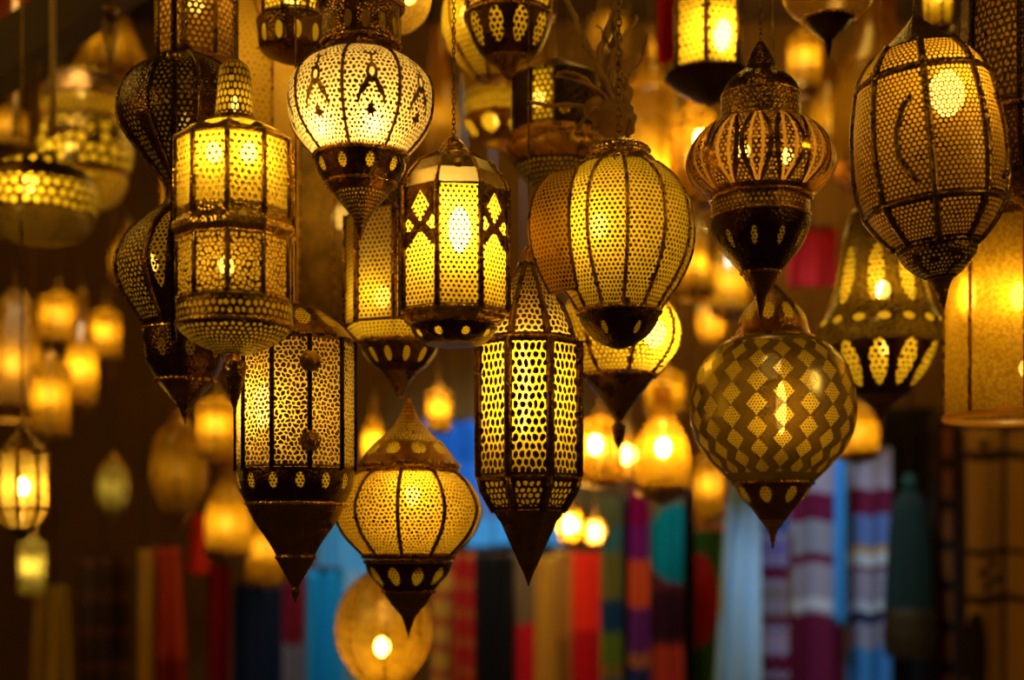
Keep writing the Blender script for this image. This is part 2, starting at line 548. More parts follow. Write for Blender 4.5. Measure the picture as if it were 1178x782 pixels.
# --- octagon behind
L = Lantern('octagonal_lantern', 'plain eight-sided dotted lantern with round bowl, partly behind the diamond-window lantern', 460, 2.76, 457, group=FRONT)
L.lathe('roof', [(200, 8), (215, 30), (235, 52), (250, 63)], glassm((.20, .10, .006), .03, .14, .5, 'amber_roof'), 8, 1, -1.5)
L.panels([(250, 63), (376, 63)], pierced('dots', .0098, .30, jit=.15, bu=.08, bv=.02, base=(.22, .10, .02), clear=.06), 8, -1.5, 1, 1)
L.ribs([(248, 63), (378, 63)], 3.2, copper, 8, -1.5, 1)
L.lathe('shoulder', [(376, 63), (386, 53), (393, 45)], pierced('dots', .0098, .27, jit=.15, bu=0, bv=.06, base=(.22, .10, .02)), 8, 1, -1.5)
L.ring(394, 45, 3, brass)
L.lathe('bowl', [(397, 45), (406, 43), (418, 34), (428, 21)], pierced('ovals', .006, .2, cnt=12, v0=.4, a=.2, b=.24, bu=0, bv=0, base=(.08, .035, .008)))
L.lathe('finial', [(428, 21), (438, 13), (448, 7), (457, 3)], iron)
L.bulb(346, 10, 32, dx=-18, front=26); L.chain(203, wire=True)

# --- octagon with diamond windows
L = Lantern('octagonal_lantern', 'bright eight-sided lantern with diamond windows, amber roof and flat dark bottom bowl', 522, 2.42, 398, group=FRONT)
L.lathe('cap', [(158, 4), (164, 12), (172, 16), (178, 20)], copper)
L.lathe('roof', [(178, 20), (190, 44), (205, 56), (223, 64)], glassm((.06, .028, .002), .03, .18, .6, 'amber_roof'), 8, 1, -14.5)
L.ribs([(178, 20), (190, 44), (205, 56), (223, 64)], 2.2, copper, 8, -14.5, 1, name='roof_rib')
L.boss(8, 201, 52, 5, brass, 'eyelet')
dm = dict(sp=.0090, r0=.31, jit=.15, bu=.07, bv=.015, base=(.14, .06, .012))
L.panels([(224, 64), (360, 64)], [pierced('dots', clear=.14, **dm), pierced('arch', clear=.08, **dm)], 8, -14.5, 1, 1)
L.ribs([(223, 64), (362, 64)], 3.4, iron, 8, -14.5, 1)
L.ring(362, 63, 3.2, brass, 8, -14.5)
L.lathe('skirt', [(362, 63), (369, 59), (376, 50)], brass, 8, 1, -14.5)
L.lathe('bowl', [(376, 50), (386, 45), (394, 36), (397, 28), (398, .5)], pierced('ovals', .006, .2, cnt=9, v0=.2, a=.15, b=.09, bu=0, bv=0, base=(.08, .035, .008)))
L.bulb(272, 13, 150, dx=8, front=34, stretch=2.0); L.chain(160, 4)

# --- tall barrel
L = Lantern('barrel_lantern', 'tall dark barrel-shaped lantern of lattice panels with a long plain cone tip', 608, 2.62, 673, group=FRONT)
L.lathe('cap', [(284, 3), (292, 8), (304, 10)], copper)
lat = dict(sp=.0122, jit=.34, base=(.13, .06, .013))
PT = [(303, 9), (320, 19), (340, 32), (365, 46), (393, 55)]
L.panels(PT, pierced('dots', r0=.37, bu=.12, bv=.04, liner=(1, .66, .09), **lat), 8, -22.5, 2, 3, 'upper_panel')
L.ribs(PT, 3, iron, 8, -22.5, 3, name='upper_rib')
L.ring(395, 59, 3, copper, 8, -22.5)
L.panels([(397, 61), (549, 62)], pierced('dots', r0=.385, asp=1.4, bu=.10, bv=.02, clear=.06, **lat), 8, -22.5, 1, 1)
L.ribs([(396, 62), (550, 62)], 4.4, iron, 8, -22.5, 1)
L.ring(551, 61, 3, iron, 8, -22.5)
L.panels([(552, 61), (565, 57), (587, 44)], pierced('net', r0=.33, asp=1.1, bu=.16, bv=.10, **lat), 8, -22.5, 1, 1, 'lower_panel')
L.ribs([(550, 61), (565, 57), (588, 43)], 4, iron, 8, -22.5, 1, name='lower_rib')
L.lathe('finial', [(588, 44), (597, 38), (600, 35), (640, 16), (660, 6), (674, .6)], iron, 8, 1, -22.5)
L.bulb(450, 9, 52, front=26, dx=-6, stretch=6); L.chain(285, wire=True)

# --- brass globe
L = Lantern('globe_lantern', 'large round brass lantern of dotted gores with ridged cap and plain dark bowl', 712, 2.47, 401, group=FRONT)
L.lathe('cap', [(158, 4), (163, 18), (168, 31), (174, 37), (179, 35), (184, 41), (192, 46)], brass)
P = [(192, 46), (205, 62), (228, 79), (262, 86), (295, 82), (325, 68), (345, 54), (358, 46)]
gore = dict(sp=.0089, r0=.325, jit=.14, bu=.05, bv=.01, base=(.22, .11, .025), clear=.05)
L.panels(P, [pierced('dots', holes=.34, **gore)] + [pierced('dots', **gore)] * 11, 12, 2, 4)
L.ribs(P, 2.4, copper, 12, 2)
L.ring(359, 47, 3, brass)
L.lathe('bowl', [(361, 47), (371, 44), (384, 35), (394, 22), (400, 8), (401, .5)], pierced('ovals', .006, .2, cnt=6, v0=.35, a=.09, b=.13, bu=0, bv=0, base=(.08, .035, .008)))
# its little door (frame under it), standing ajar
d = L.sector('door', [(205, 64), (228, 82), (262, 90), (295, 86), (325, 72), (340, 62)], pierced('dots', **gore), R(-80), R(-42), 5, 4, True)
rows = L.zr([(205, 64), (228, 82), (262, 90), (295, 86), (325, 72), (340, 62)], 4)
edge = [(r * math.sin(R(-42)), -r * math.cos(R(-42)), z) for z, r in rows] + [(rows[-1][1] * math.sin(R(a)), -rows[-1][1] * math.cos(R(a)), rows[-1][0]) for a in range(-48, -80, -6)] + [(r * math.sin(R(-80)), -r * math.cos(R(-80)), z) for z, r in rows[::-1]]
v, f = tube_geo(edge, 1.5 * L.k, 6)
mesh_obj('door_frame', v, f, iron, d)
hx_, hy_, ph_ = 88 * L.k * math.sin(R(-42)), -88 * L.k * math.cos(R(-42)), R(20)
d.rotation_euler = (0, 0, ph_)
d.location = (hx_ - (hx_ * math.cos(ph_) - hy_ * math.sin(ph_)), hy_ - (hx_ * math.sin(ph_) + hy_ * math.cos(ph_)), 0)
L.bulb(270, 11, 62, front=46, dx=-26); L.chain(160, 6)

# --- lantern behind the brass globe
L = Lantern('globe_lantern', 'bright small lantern half hidden behind the round brass one, with dark spindle tip', 712, 2.86, 517, group=FRONT)
L.lathe('cap', [(318, 6), (326, 26), (335, 40)], brass)
P = [(335, 40), (350, 58), (375, 70), (400, 68), (420, 54), (431, 43)]
L.panels(P, pierced('net', .0115, .36, jit=.3, bu=.05, bv=.02, base=(.36, .18, .04), clear=.15), 8, 10, 5)
L.ribs(P, 2.4, copper, 8, 10)
L.ring(432, 41, 3.5, brass)
L.lathe('finial', [(434, 40), (445, 33), (460, 20), (475, 10), (485, 4), (489, 8), (494, 8), (505, 6), (517, .6)], iron)
L.bulb(388, 13, 90, dx=38, front=30); L.chain(320, wire=True)

# --- squat onion
L = Lantern('onion_lantern', 'dark squat lantern with leaf cut-outs, domed cap and deep black bowl', 875, 2.47, 367, group=FRONT)
L.lathe('cap', [(48, 3), (56, 8), (64, 12), (72, 16), (76, 17), (80, 19), (93, 36), (106, 44), (111, 45)], pierced('ovals', .008, .3, cnt=12, v0=.72, a=.2, b=.1, bu=0, bv=0, base=(.16, .07, .016)))
L.ring(111, 45, 1.6, brass)
L.lathe('collar', [(112, 45), (125, 46), (139, 46)], pierced('net', .009, .26, bu=0, bv=.12, base=(.26, .12, .03), clear=.05), 36, 1)
L.ring(140, 47, 2.2, copper)
L.lathe('body', [(141, 50), (150, 66), (168, 80), (188, 86), (205, 81), (220, 67), (229, 57)], pierced('leaf', .0088, .30, cnt=14, jit=.2, bu=0, bv=.03, base=(.24, .11, .025), liner=(.7, .32, .03), clear=.2, rough=.3), 56, 5)
L.ring(229, 57, 3, copper)
L.lathe('waist', [(231, 56), (248, 56)], pierced('net', .009, .27, bu=0, bv=.1, base=(.26, .12, .03), clear=.06), 40, 1)
L.ring(250, 56, 2.2, copper)
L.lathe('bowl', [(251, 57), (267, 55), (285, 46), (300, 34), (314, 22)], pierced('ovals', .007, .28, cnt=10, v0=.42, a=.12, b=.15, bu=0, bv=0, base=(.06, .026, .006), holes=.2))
L.ring(314, 22, 2, copper)
L.lathe('finial', [(315, 22), (325, 17), (335, 11), (342, 7), (352, 5), (367, .6)], iron)
L.bulb(185, 7, 40, front=40, dx=-26); L.bulb(192, 7, 34, front=44, dx=22); L.chain(50, 4)

# --- big leaning barrel
L = Lantern('barrel_lantern', 'large leaning barrel lantern of honeycomb mesh with a bright bulb showing near its top', 1053, 2.40, 18, group=FRONT, tilt=5.5)
hx = dict(sp=.0088, jit=.12, base=(.07, .032, .007), liner=(.75, .36, .02))
L.lathe('cap', [(14, 2), (20, 5), (30, 14), (45, 30), (60, 49)], iron)
PA, PB, PC = [(60, 49), (78, 64), (95, 73)], [(97, 73), (140, 81), (180, 84), (215, 83), (240, 78)], [(243, 77), (262, 65), (284, 46)]
L.panels(PA, pierced('net', r0=.34, bu=.08, bv=.08, **hx), 8, -15, 4, 3, 'upper_panel')
L.panels(PB, pierced('net', r0=.345, bu=.06, bv=.02, clear=.22, **hx), 8, -15, 5, 4)
L.panels(PC, pierced('net', r0=.34, bu=.08, bv=.08, **hx), 8, -15, 4, 3, 'lower_panel')
L.ribs(PA + PB + PC, 4.2, iron, 8, -15, 3)
L.ring(96, 73, 3, iron); L.ring(242, 77, 3, iron); L.ring(285, 45, 3, iron)
# a curved stay on each side of the front rib
for a0, a1 in ((-26, -40), (50, 62)):
    rows = L.zr([(130, 83), (160, 85), (200, 85), (225, 83)], 4)
    v, f = tube_geo([(r * math.sin(R(a0 + (a1 - a0) * math.sin(math.pi * i / (len(rows) - 1)))), -r * math.cos(R(a0 + (a1 - a0) * math.sin(math.pi * i / (len(rows) - 1)))), z) for i, (z, r) in enumerate(rows)], 3 * L.k, 6)
    mesh_obj('stay', v, f, iron, L.root)
L.lathe('bowl', [(286, 44), (298, 42), (312, 30), (322, 16)], pierced('net', .009, .24, bu=0, bv=.1, base=(.10, .045, .01), holes=.45))
L.lathe('finial', [(322, 15), (332, 9), (345, 5), (357, .6)], iron)
L.bulb(122, 20, 34, dx=14, front=40, stretch=1.3); L.chain(20, 5)

# --- dark lantern cut by the frame
L = Lantern('barrel_lantern', 'dark pierced barrel lantern cut off by the picture edge, behind the leaning barrel', 1190, 2.66, 250, group=FRONT)
PA, PB = [(-50, 60), (-10, 78), (60, 82), (134, 80)], [(140, 79), (180, 72), (206, 52)]
L.lathe('cap', [(-84, 4), (-66, 34), (-50, 60)], iron)
L.panels(PA, pierced('net', .0112, .30, asp=1.3, jit=.55, bu=.08, bv=.03, base=(.10, .045, .01), holes=.25, liner=(.5, .22, .016), clear=.2), 8, -30, 4, 3)
L.panels(PB, pierced('net', .0105, .29, jit=.55, bu=.1, bv=.08, base=(.10, .045, .01), holes=.4, liner=(.5, .22, .016)), 8, -30, 4, 3, 'lower_panel')
L.ribs(PA + PB, 4, black, 8, -30, 3)
L.ring(137, 80, 4, copper)
L.lathe('finial', [(206, 52), (220, 36), (235, 16), (250, 1)], iron)
L.bulb(60, 11, 34, dx=12, front=36); L.chain(-82, 5)

# --- brown glass globe with diamonds
L = Lantern('globe_lantern', 'round brown glass lantern with columns of golden diamonds and a dark cone tip', 889, 2.75, 632, group=FRONT)
L.lathe('cap', [(328, 5), (338, 14), (350, 26), (364, 37), (380, 41), (389, 46)], pierced('ovals', .009, .3, cnt=10, v0=.6, a=.3, b=.16, bu=0, bv=0, base=(.40, .19, .04)))
L.ring(389, 46, 1.8, copper)
L.lathe('body', [(389, 46), (400, 66), (425, 86), (460, 94), (490, 93), (515, 83), (538, 64), (555, 46)], pierced('diamond', .0062, .27, cnt=20, jit=.2, bu=0, bv=0), 60, 5, -12)
L.ring(556, 46, 2, copper)
L.lathe('bowl', [(557, 45), (570, 38), (585, 24), (598, 15)], pierced('ovals', .008, .25, cnt=8, v0=.3, a=.22, b=.22, bu=0, bv=0, base=(.22, .095, .02)))
L.lathe('finial', [(598, 15), (606, 9), (612, 5), (622, 2.5), (632, .6)], copper)
L.bulb(476, 6, 62, front=66, dx=-3, stretch=5); L.bulb(420, 12, 20, front=-10); L.chain(330, wire=True)

# --- lower middle onion
L = Lantern('onion_lantern', 'amber pear-shaped lantern with tapering filigree neck, hanging lowest under the plain octagonal one', 470, 2.76, 733, group=FRONT)
L.lathe('neck', [(458, 3), (470, 7), (486, 15), (500, 28), (510, 40)], pierced('net', .0095, .33, jit=.3, bu=0, bv=.03, base=(.42, .21, .05), liner=(1, .6, .07)))
L.lathe('dome', [(510, 40), (520, 48), (533, 57)], pierced('ovals', .007, .3, cnt=10, v0=.35, a=.3, b=.3, bu=0, bv=0, base=(.42, .21, .05)))
L.ring(536, 57, 3.4, brass); L.ring(542, 57, 2, copper)
P = [(544, 57), (556, 71), (575, 82), (592, 84), (615, 74), (638, 52)]
L.panels(P, pierced('dots', .0088, .33, jit=.5, bu=.04, bv=.015, base=(.20, .09, .02), clear=.06, liner=(.90, .50, .024)), 10, -4, 5)
L.ribs(P, 2.4, iron, 10, -4)
L.ring(640, 52, 3, iron); L.ring(646, 50, 2.4, copper)
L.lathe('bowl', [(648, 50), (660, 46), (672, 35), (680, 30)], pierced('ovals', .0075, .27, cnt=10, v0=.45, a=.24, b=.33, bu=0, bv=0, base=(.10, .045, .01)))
L.ring(680, 30, 2, copper)
L.lathe('finial', [(681, 29), (695, 20), (708, 9), (720, 4), (733, .6)], iron)
L.bulb(572, 9, 78, front=50, dx=8); L.chain(460, 4, ztop=PZ(457, 2.76))

# ================================================================== SECOND ROW
L = Lantern('bell_lantern', 'blurred bell-shaped amber lantern with glowing teardrop holes and a row of bright squares', 1013, 3.2, 482, group=BACK)
L.lathe('neck', [(226, 8), (236, 22), (246, 36)], copper)
L.lathe('bell', [(246, 36), (280, 44), (320, 50), (350, 58), (366, 66)], pierced('ovals', .014, .38, cnt=9, v0=.62, a=.25, b=.28, bu=0, bv=0, horn=(.11, .055, .003), liner=YEL, clear=.5))
L.lathe('rim', [(366, 66), (374, 71), (386, 74), (394, 72), (398, 67)], pierced('ovals', .02, .0, cnt=16, v0=.25, a=.24, b=.13, bu=0, bv=0, horn=(.12, .06, .004), liner=YEL, clear=.4))
L.lathe('bowl', [(398, 67), (415, 60), (440, 43), (455, 29)], pierced('ovals', .016, .36, cnt=11, v0=.42, a=.32, b=.42, bu=0, bv=0, base=(.09, .04, .008)))
L.lathe('finial', [(455, 28), (465, 14), (475, 6), (482, 1)], iron)
L.bulb(337, 8, 170, dx=-2, front=20); L.bulb(405, 7, 44, front=26); L.chain(228, wire=True)

L = Lantern('cylinder_lantern', 'tall amber glass cylinder lantern with open bottom, beside the blurred bell', 1168, 2.95, 490, group=BACK)
L.lathe('cap', [(205, 8), (225, 40), (250, 70), (262, 79)], copper)
L.lathe('glass', [(262, 78), (478, 78)], glassm((.75, .36, .012), .03, .06, .45), 40, 1)
L.ribs([(262, 78), (478, 78)], 2.4, copper, 8, -12, 1)
L.sector('grille', [(420, 79), (474, 79)], pierced('net', .013, .36, bu=.03, bv=.05, base=(.3, .15, .03), open_=True), R(-10), R(36), 8, 1, True)
L.ring(480, 78, 4, glassm((1, .62, .10), .05, .1, 0, 'amber_rim'), name='rim')
L.bulb(350, 10, 90, dx=-14, front=52, stretch=1.6); L.bulb(345, 6, 50, dx=-62, front=30, stretch=3.5); L.bulb(425, 9, 70, dx=10, front=10); L.chain(207, wire=True)

L = Lantern('bowl_lantern', 'dark tapering lantern bowl with clover holes at the top of the picture', 585, 2.85, 92, group=FRONT)
L.panels([(-50, 40), (-20, 50), (18, 50)], pierced('blot', .014, .11, bu=.06, bv=.04, base=(.14, .06, .014)), 8, -22, 3, 3)
L.ribs([(-50, 40), (-20, 50), (18, 50)], 2.4, iron, 8, -22, 3)
L.lathe('cap', [(-72, 4), (-60, 24), (-50, 40)], iron); L.ring(20, 50, 2.6, copper)
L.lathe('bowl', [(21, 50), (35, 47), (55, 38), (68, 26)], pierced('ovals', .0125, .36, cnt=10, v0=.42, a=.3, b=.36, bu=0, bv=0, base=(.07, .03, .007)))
L.lathe('finial', [(68, 25), (78, 14), (86, 7), (92, 1)], iron)
L.bulb(0, 10, 32, front=16); L.chain(-70, wire=True)

L = Lantern('globe_lantern', 'yellow mesh globe lantern peeping from behind the clover-holed bowl', 566, 3.14, 98, group=FRONT)
P = [(-40, 36), (-10, 52), (25, 58), (55, 50), (78, 34), (92, 18)]
L.lathe('cap', [(-60, 5), (-50, 20), (-40, 36)], copper)
L.panels(P, pierced('net', .0135, .37, jit=.2, bu=.05, bv=.02, base=(.3, .15, .03)), 8, -10, 5)
L.ribs(P, 2.2, copper, 8, -10)
L.lathe('finial', [(92, 18), (95, 10), (98, 1)], copper)
L.bulb(25, 10, 36, dx=-26, front=20); L.chain(-58, wire=True)

L = Lantern('bottle_lantern', 'amber glass bottle-shaped lantern with ringed waist below the clover-holed bowl', 580, 3.45, 166, group=BACK)
L.lathe('cap', [(36, 5), (44, 24), (52, 40)], copper)
L.lathe('glass', [(52, 40), (72, 47), (92, 49), (108, 44)], glassm((1, .5, .04), .10, .12, .5), 36, 4)
L.lathe('waist', [(108, 44), (116, 47), (120, 45), (126, 47), (132, 45), (138, 48)], pierced('net', .016, .33, bu=0, bv=.03, base=(.5, .27, .06)))
L.lathe('bowl', [(138, 48), (148, 45), (158, 36), (166, 22)], pierced('ovals', .012, .1, cnt=8, v0=.4, a=.3, b=.28, bu=0, bv=0, base=(.45, .22, .05), liner=YEL))
L.bulb(140, 8, 30, dx=-4, front=14); L.chain(38, wire=True)

L = Lantern('bowl_lantern', 'dark drum lantern over a wide ringed brass dish, one mesh column glowing', 640, 2.98, 228, group=FRONT)
L.lathe('roof', [(70, 10), (80, 30), (92, 52)], iron)
L.panels([(92, 52), (154, 52)], [black] * 11 + [pierced('net', .012, .36, asp=1.1, bu=.08, bv=.02, jit=.05, base=(.2, .1, .02))], 12, -4, 2, 1)
L.lathe('dish', [(154, 52), (157, 55), (161, 53), (164, 58), (168, 56), (172, 60), (180, 58), (190, 50)], copper)
L.lathe('bowl', [(190, 50), (200, 42), (212, 32), (222, 20), (228, .6)], pierced('net', .0125, .27, bu=0, bv=.05, base=(.12, .05, .012), holes=.3))
L.boss(8, 142, 53, 6, brass, 'eyelet')
L.bulb(120, 8, 36, dx=-20, front=20); L.chain(72, wire=True)

L = Lantern('hexagonal_lantern', 'six-sided mesh lantern with a white-hot pane above a dark dish', 815, 3.2, 122, group=FRONT)
L.lathe('roof', [(-90, 4), (-75, 26), (-60, 41)], iron, 6, 1, -12)
L.panels([(-60, 40), (82, 40)], pierced('dots', .0150, .34, jit=.05, bu=.09, bv=.015, clear=.2, base=(.2, .1, .02)), 6, -12, 1, 1)
L.ribs([(-60, 40), (84, 40)], 3, iron, 6, -12, 1)
L.lathe('dish', [(83, 40), (87, 50), (92, 48), (104, 34), (116, 16), (122, .6)], black)
L.bulb(48, 10, 120, dx=13, front=20, stretch=1.8); L.chain(-88, wire=True)

L = Lantern('globe_lantern', 'clear amber glass globe lantern bottom ending in a black spike', 953, 2.9, 68, group=FRONT)
L.lathe('cap', [(-90, 4), (-78, 22), (-66, 34)], copper)
L.lathe('glass', [(-66, 34), (-40, 50), (-10, 54), (8, 47), (22, 31)], glassm((.6, .3, .02), .45, .10, .3, 'clear_amber'), 40, 4)
L.ring(22, 29, 2.4, brass)
L.lathe('bowl', [(23, 28), (31, 22), (40, 12), (46, 6)], black); L.lathe('finial', [(46, 6), (54, 4), (68, .6)], black)
L.bulb(-40, 9, 25, dx=-10); L.chain(-88, wire=True)

L = Lantern('tube_lantern', 'small narrow yellow mesh lantern behind the cap of the leaning barrel', 1079, 3.3, 40, group=FRONT)
L.lathe('cap', [(-70, 3), (-60, 16)], iron)
L.panels([(-60, 16), (32, 16)], pierced('net', .011, .37, bu=.05, bv=.02, base=(.3, .14, .03)), 6, 0, 2, 1)
L.ribs([(-60, 16), (32, 16)], 1.5, iron, 6, 0, 1); L.lathe('base', [(32, 17), (36, 14), (41, 1)], iron)
L.bulb(-5, 6, 60, front=4); L.chain(-68, wire=True)

L = Lantern('octagonal_lantern', 'bright mesh lantern over a wide dark oval-holed base at the top, behind the pale globe', 338, 2.78, 74, group=FRONT)
L.lathe('cap', [(-80, 4), (-60, 36)], iron)
L.panels([(-60, 37), (20, 37)], pierced('net', .0115, .37, bu=.06, bv=.03, jit=.2, base=(.2, .1, .02), clear=.15), 8, -12, 1, 1)
L.ribs([(-60, 37), (22, 37)], 2.4, iron, 8, -12, 1)
L.lathe('base', [(21, 38), (26, 43), (34, 42), (56, 40), (64, 30), (72, 12), (74, .6)], pierced('ovals', .02, .0, cnt=12, v0=.35, a=.2, b=.12, bu=0, bv=0, base=(.16, .07, .016)))
L.bulb(0, 9, 44, front=12); L.chain(-78, wire=True)

L = Lantern('globe_lantern', 'glossy amber glass lantern bottom just behind the neck of the pale globe', 463, 2.97, 40, group=FRONT)
L.lathe('cap', [(-70, 3), (-56, 24)], copper)
L.lathe('glass', [(-56, 24), (-30, 33), (0, 33), (20, 26), (34, 12), (40, .6)], glassm((1, .55, .05), .2, .12, .3, 'honey_glass'), 36, 4)
L.bulb(-5, 8, 40, dx=8); L.chain(-68, wire=True)

# parchment shade, mottled shade, net lantern at the top left
L = Lantern('cone_shade_lantern', 'large parchment lantern with pyramid top, behind the two-tier brass lantern', 265, 3.05, 350, group=FRONT)
P = [(-70, 6), (-10, 34), (78, 80), (350, 78)]
L.panels(P, pierced('dots', .013, .20, jit=.5, bu=.01, bv=.004, base=(.3, .14, .03), liner=(.66, .36, .025), clear=.03), 6, -14, 1, 1)
L.ribs(P, 1.6, copper, 6, -14, 1)
L.bulb(90, 12, 44, front=0); L.bulb(260, 10, 44); L.chain(-68, wire=True)
L = Lantern('cone_shade_lantern', 'mottled red-brown hide lantern between the parchment one and the pale globe', 392, 3.4, 392, group=FRONT)
P = [(70, 10), (120, 44), (200, 58), (330, 60), (392, 52)]
L.lathe('shade', P, glassm((.58, .28, .025), .03, .06, 1.0, 'mottled_hide'), 36, 3)
L.ribs(P, 1.4, copper, 6, 0, 3)
L.bulb(250, 10, 40); L.chain(72, wire=True)
L = Lantern('hexagonal_lantern', 'dim brown mesh lantern at the top, above the two-tier lantern cap', 226, 2.8, 78, group=FRONT)
L.panels([(-60, 47), (72, 47)], pierced('net', .0125, .31, jit=.3, bu=.07, bv=.03, base=(.24, .11, .025), liner=(1, .5, .04)), 8, -6, 1, 1)
L.ribs([(-60, 47), (74, 47)], 2.6, iron, 8, -6, 1)
L.lathe('cap', [(-84, 4), (-60, 47)], iron, 8, 1, -6); L.lathe('base', [(74, 47), (76, 30), (78, 3)], iron)
L.bulb(5, 9, 26); L.chain(-82, wire=True)

# ================================================================== LEFT, BLURRED
L = Lantern('tiered_lantern', 'blurred tiered mesh lantern with bright holes above the wide glass dish', 98, 4.05, 242, group=BACK)
L.lathe('dome', [(80, 6), (84, 24), (92, 38), (108, 46), (116, 48)], pierced('ovals', .02, .1, cnt=16, v0=.35, a=.34, b=.16, bu=0, bv=0, base=(.34, .17, .04)))
L.lathe('band', [(116, 48), (140, 42)], pierced('net', .021, .34, bu=0, bv=.1, base=(.34, .17, .04)), 36, 1)
L.lathe('body', [(140, 42), (152, 50), (175, 54), (192, 53), (202, 48)], pierced('blot', .034, .16, bu=0, bv=.08, base=(.08, .04, .01), holes=.45))
L.lathe('bowl', [(202, 48), (212, 46), (228, 38), (242, 16)], pierced('net', .026, .33, bu=0, bv=.1, base=(.40, .2, .045), holes=.2))
L.bulb(182, 9, 34, dx=-10, front=24); L.bulb(105, 7, 26, front=10); L.chain(82, wire=True)
L = Lantern('dish_lantern', 'blurred wide shallow lantern with lit dots over a frosted dish bottom', 45, 3.65, 282, group=BACK)
L.lathe('dome', [(176, 5), (184, 30), (200, 54), (214, 64)], pierced('ovals', .02, .1, cnt=18, v0=.6, a=.2, b=.12, bu=0, bv=0, base=(.12, .055, .012)))
L.lathe('band', [(214, 64), (232, 67), (250, 62)], pierced('net', .026, .33, bu=0, bv=.04, base=(.10, .05, .01)))
L.lathe('dish', [(250, 62), (262, 60), (272, 48), (279, 26), (282, .6)], glassm((.17, .085, .006), .03, .1, .5, 'frosted_dish'))
L.bulb(226, 9, 60, dx=4, front=44); L.chain(178, wire=True)

# ornament above
L = Lantern('hanging_ornament', 'dark oval filigree pendant hanging in front of an amber pyramid shade', 127, 3.5, 82, cat='ornament')
L.lathe('pendant', [(18, 4), (26, 9), (40, 9), (56, 6), (70, 3), (82, .6)], pierced('net', .012, .3, bu=0, bv=.05, base=(.1, .05, .01), open_=True))
L.lathe('knot', [(4, 2), (8, 8), (14, 9), (18, 4)], iron); L.chain(6, wire=True)


def glow_lantern(style, label, x, y0, y1, r, D, strength=40, dx=0, by=None, color=AMB, clear=.12, br=8.0, name=None):
    best = D
    for st in range(0, 60):
        cand = D + (.04 * ((st + 1) // 2)) * (1 if st % 2 else -1)
        X, rr, zt, zb = PX(x, cand), r * 1.12 * cand / F + .012, PZ(y0, cand), PZ(y1, cand)
        ok = 3.2 < cand < 5.15
        for o in REG:
            d = math.hypot(X - PX(o.x, o.D), cand - o.D)
            body = zb < o.ztop + .02 and zt > o.zbot - .02
            if body and d < rr + o.rmax: ok = False
            if zb > o.ztop and d < rr + .012: ok = False      # their wire through this body
            if zt < o.zbot and d < o.rmax + .012: ok = False  # this wire through theirs
        if ok:
            best = cand
            break
    else:
        print('NO ROOM', label)
    D = best
    L = Lantern(name or {'cyl': 'cylinder_lantern', 'globe': 'globe_lantern', 'bottle': 'bottle_lantern', 'cage': 'caged_lantern', 'cone': 'cone_shade_lantern'}[style], label, x, D, y1, group=BACK)
    h = y1 - y0
    white = strength >= 60
    g = glassm(color, .45 if white else .015, .06, .55)
    if style == 'cyl':
        L.lathe('cap', [(y0, 3), (y0 + h * .05, r * .35), (y0 + h * .09, r * .42)], copper, 24)
        L.lathe('neck', [(y0 + h * .09, r * .42), (y0 + h * .13, r * .5), (y0 + h * .18, r * .92), (y0 + h * .20, r)], g, 28, 2)
        L.lathe('glass', [(y0 + h * .20, r), (y0 + h * .9, r * .96)], g, 28, 1)
        L.ribs([(y0 + h * .20, r), (y0 + h * .9, r * .96)], 1.0, copper, 8, 12, 1)
        L.ring(y0 + h * .3, r, 1.4, copper, 28); L.ring(y0 + h * .7, r, 1.4, copper, 28)
        L.lathe('base', [(y0 + h * .9, r * 1.04), (y0 + h * .95, r * .95), (y1, .6)], copper, 24)
        fb = .5
    elif style == 'cage':
        L.lathe('cap', [(y0, 2), (y0 + h * .10, r * .3), (y0 + h * .20, r * .8), (y0 + h * .26, r)], iron, 24)
        P = [(y0 + h * .26, r), (y0 + h * .5, r), (y0 + h * .74, r), (y0 + h * .9, r * .6)]
        L.lathe('glass', P, g, 28, 2); L.ribs(P, 2.4, iron, 8, 10, 2)
        L.ring(y0 + h * .28, r, 2.0, iron, 28); L.ring(y0 + h * .74, r, 2.0, iron, 28)
        L.lathe('base', [(y0 + h * .9, r * .62), (y0 + h * .95, r * .3), (y1, .6)], iron, 24)
        fb = .55
    elif style == 'globe':
        L.lathe('cap', [(y0, 2), (y0 + h * .08, r * .3), (y0 + h * .14, r * .45)], copper, 24)
        P = [(y0 + h * .13, r * .42), (y0 + h * .25, r * .8), (y0 + h * .45, r), (y0 + h * .65, r * .92), (y0 + h * .84, r * .5)]
        L.lathe('glass', P, g, 32, 4); L.ribs(P, 1.4, copper, 8, 8, 4)
        L.lathe('finial', [(y0 + h * .84, r * .5), (y0 + h * .92, r * .22), (y1, .6)], copper, 24)
        fb = .5
    elif style == 'bottle':
        L.lathe('cap', [(y0, 2), (y0 + h * .05, r * .35)], copper, 24)
        L.lathe('glass', [(y0 + h * .05, r * .34), (y0 + h * .25, r * .42), (y0 + h * .42, r * .8), (y0 + h * .6, r), (y0 + h * .85, r * .95)], g, 30, 4)
        L.ring(y0 + h * .42, r * .82, 1.6, copper, 28)
        L.lathe('base', [(y0 + h * .85, r), (y0 + h * .92, r * .9), (y1, .6)], copper, 24)
        fb = .62
    else:
        P = [(y0, 4), (y0 + h * .15, r * .4), (y0 + h * .9, r)]
        L.panels(P, g, 6, -10, 1, 1); L.ribs(P, 1.3, copper, 6, -10, 1)
        L.lathe('base', [(y0 + h * .9, r), (y1, r * .7)], copper, 6, 1, -10)
        fb = .6
    L.bulb(y0 + h * fb if by is None else by, br, strength * (.85 if not white else 1.5), dx=dx, front=r * .3)
    L.chain(y0, wire=True)
    return L


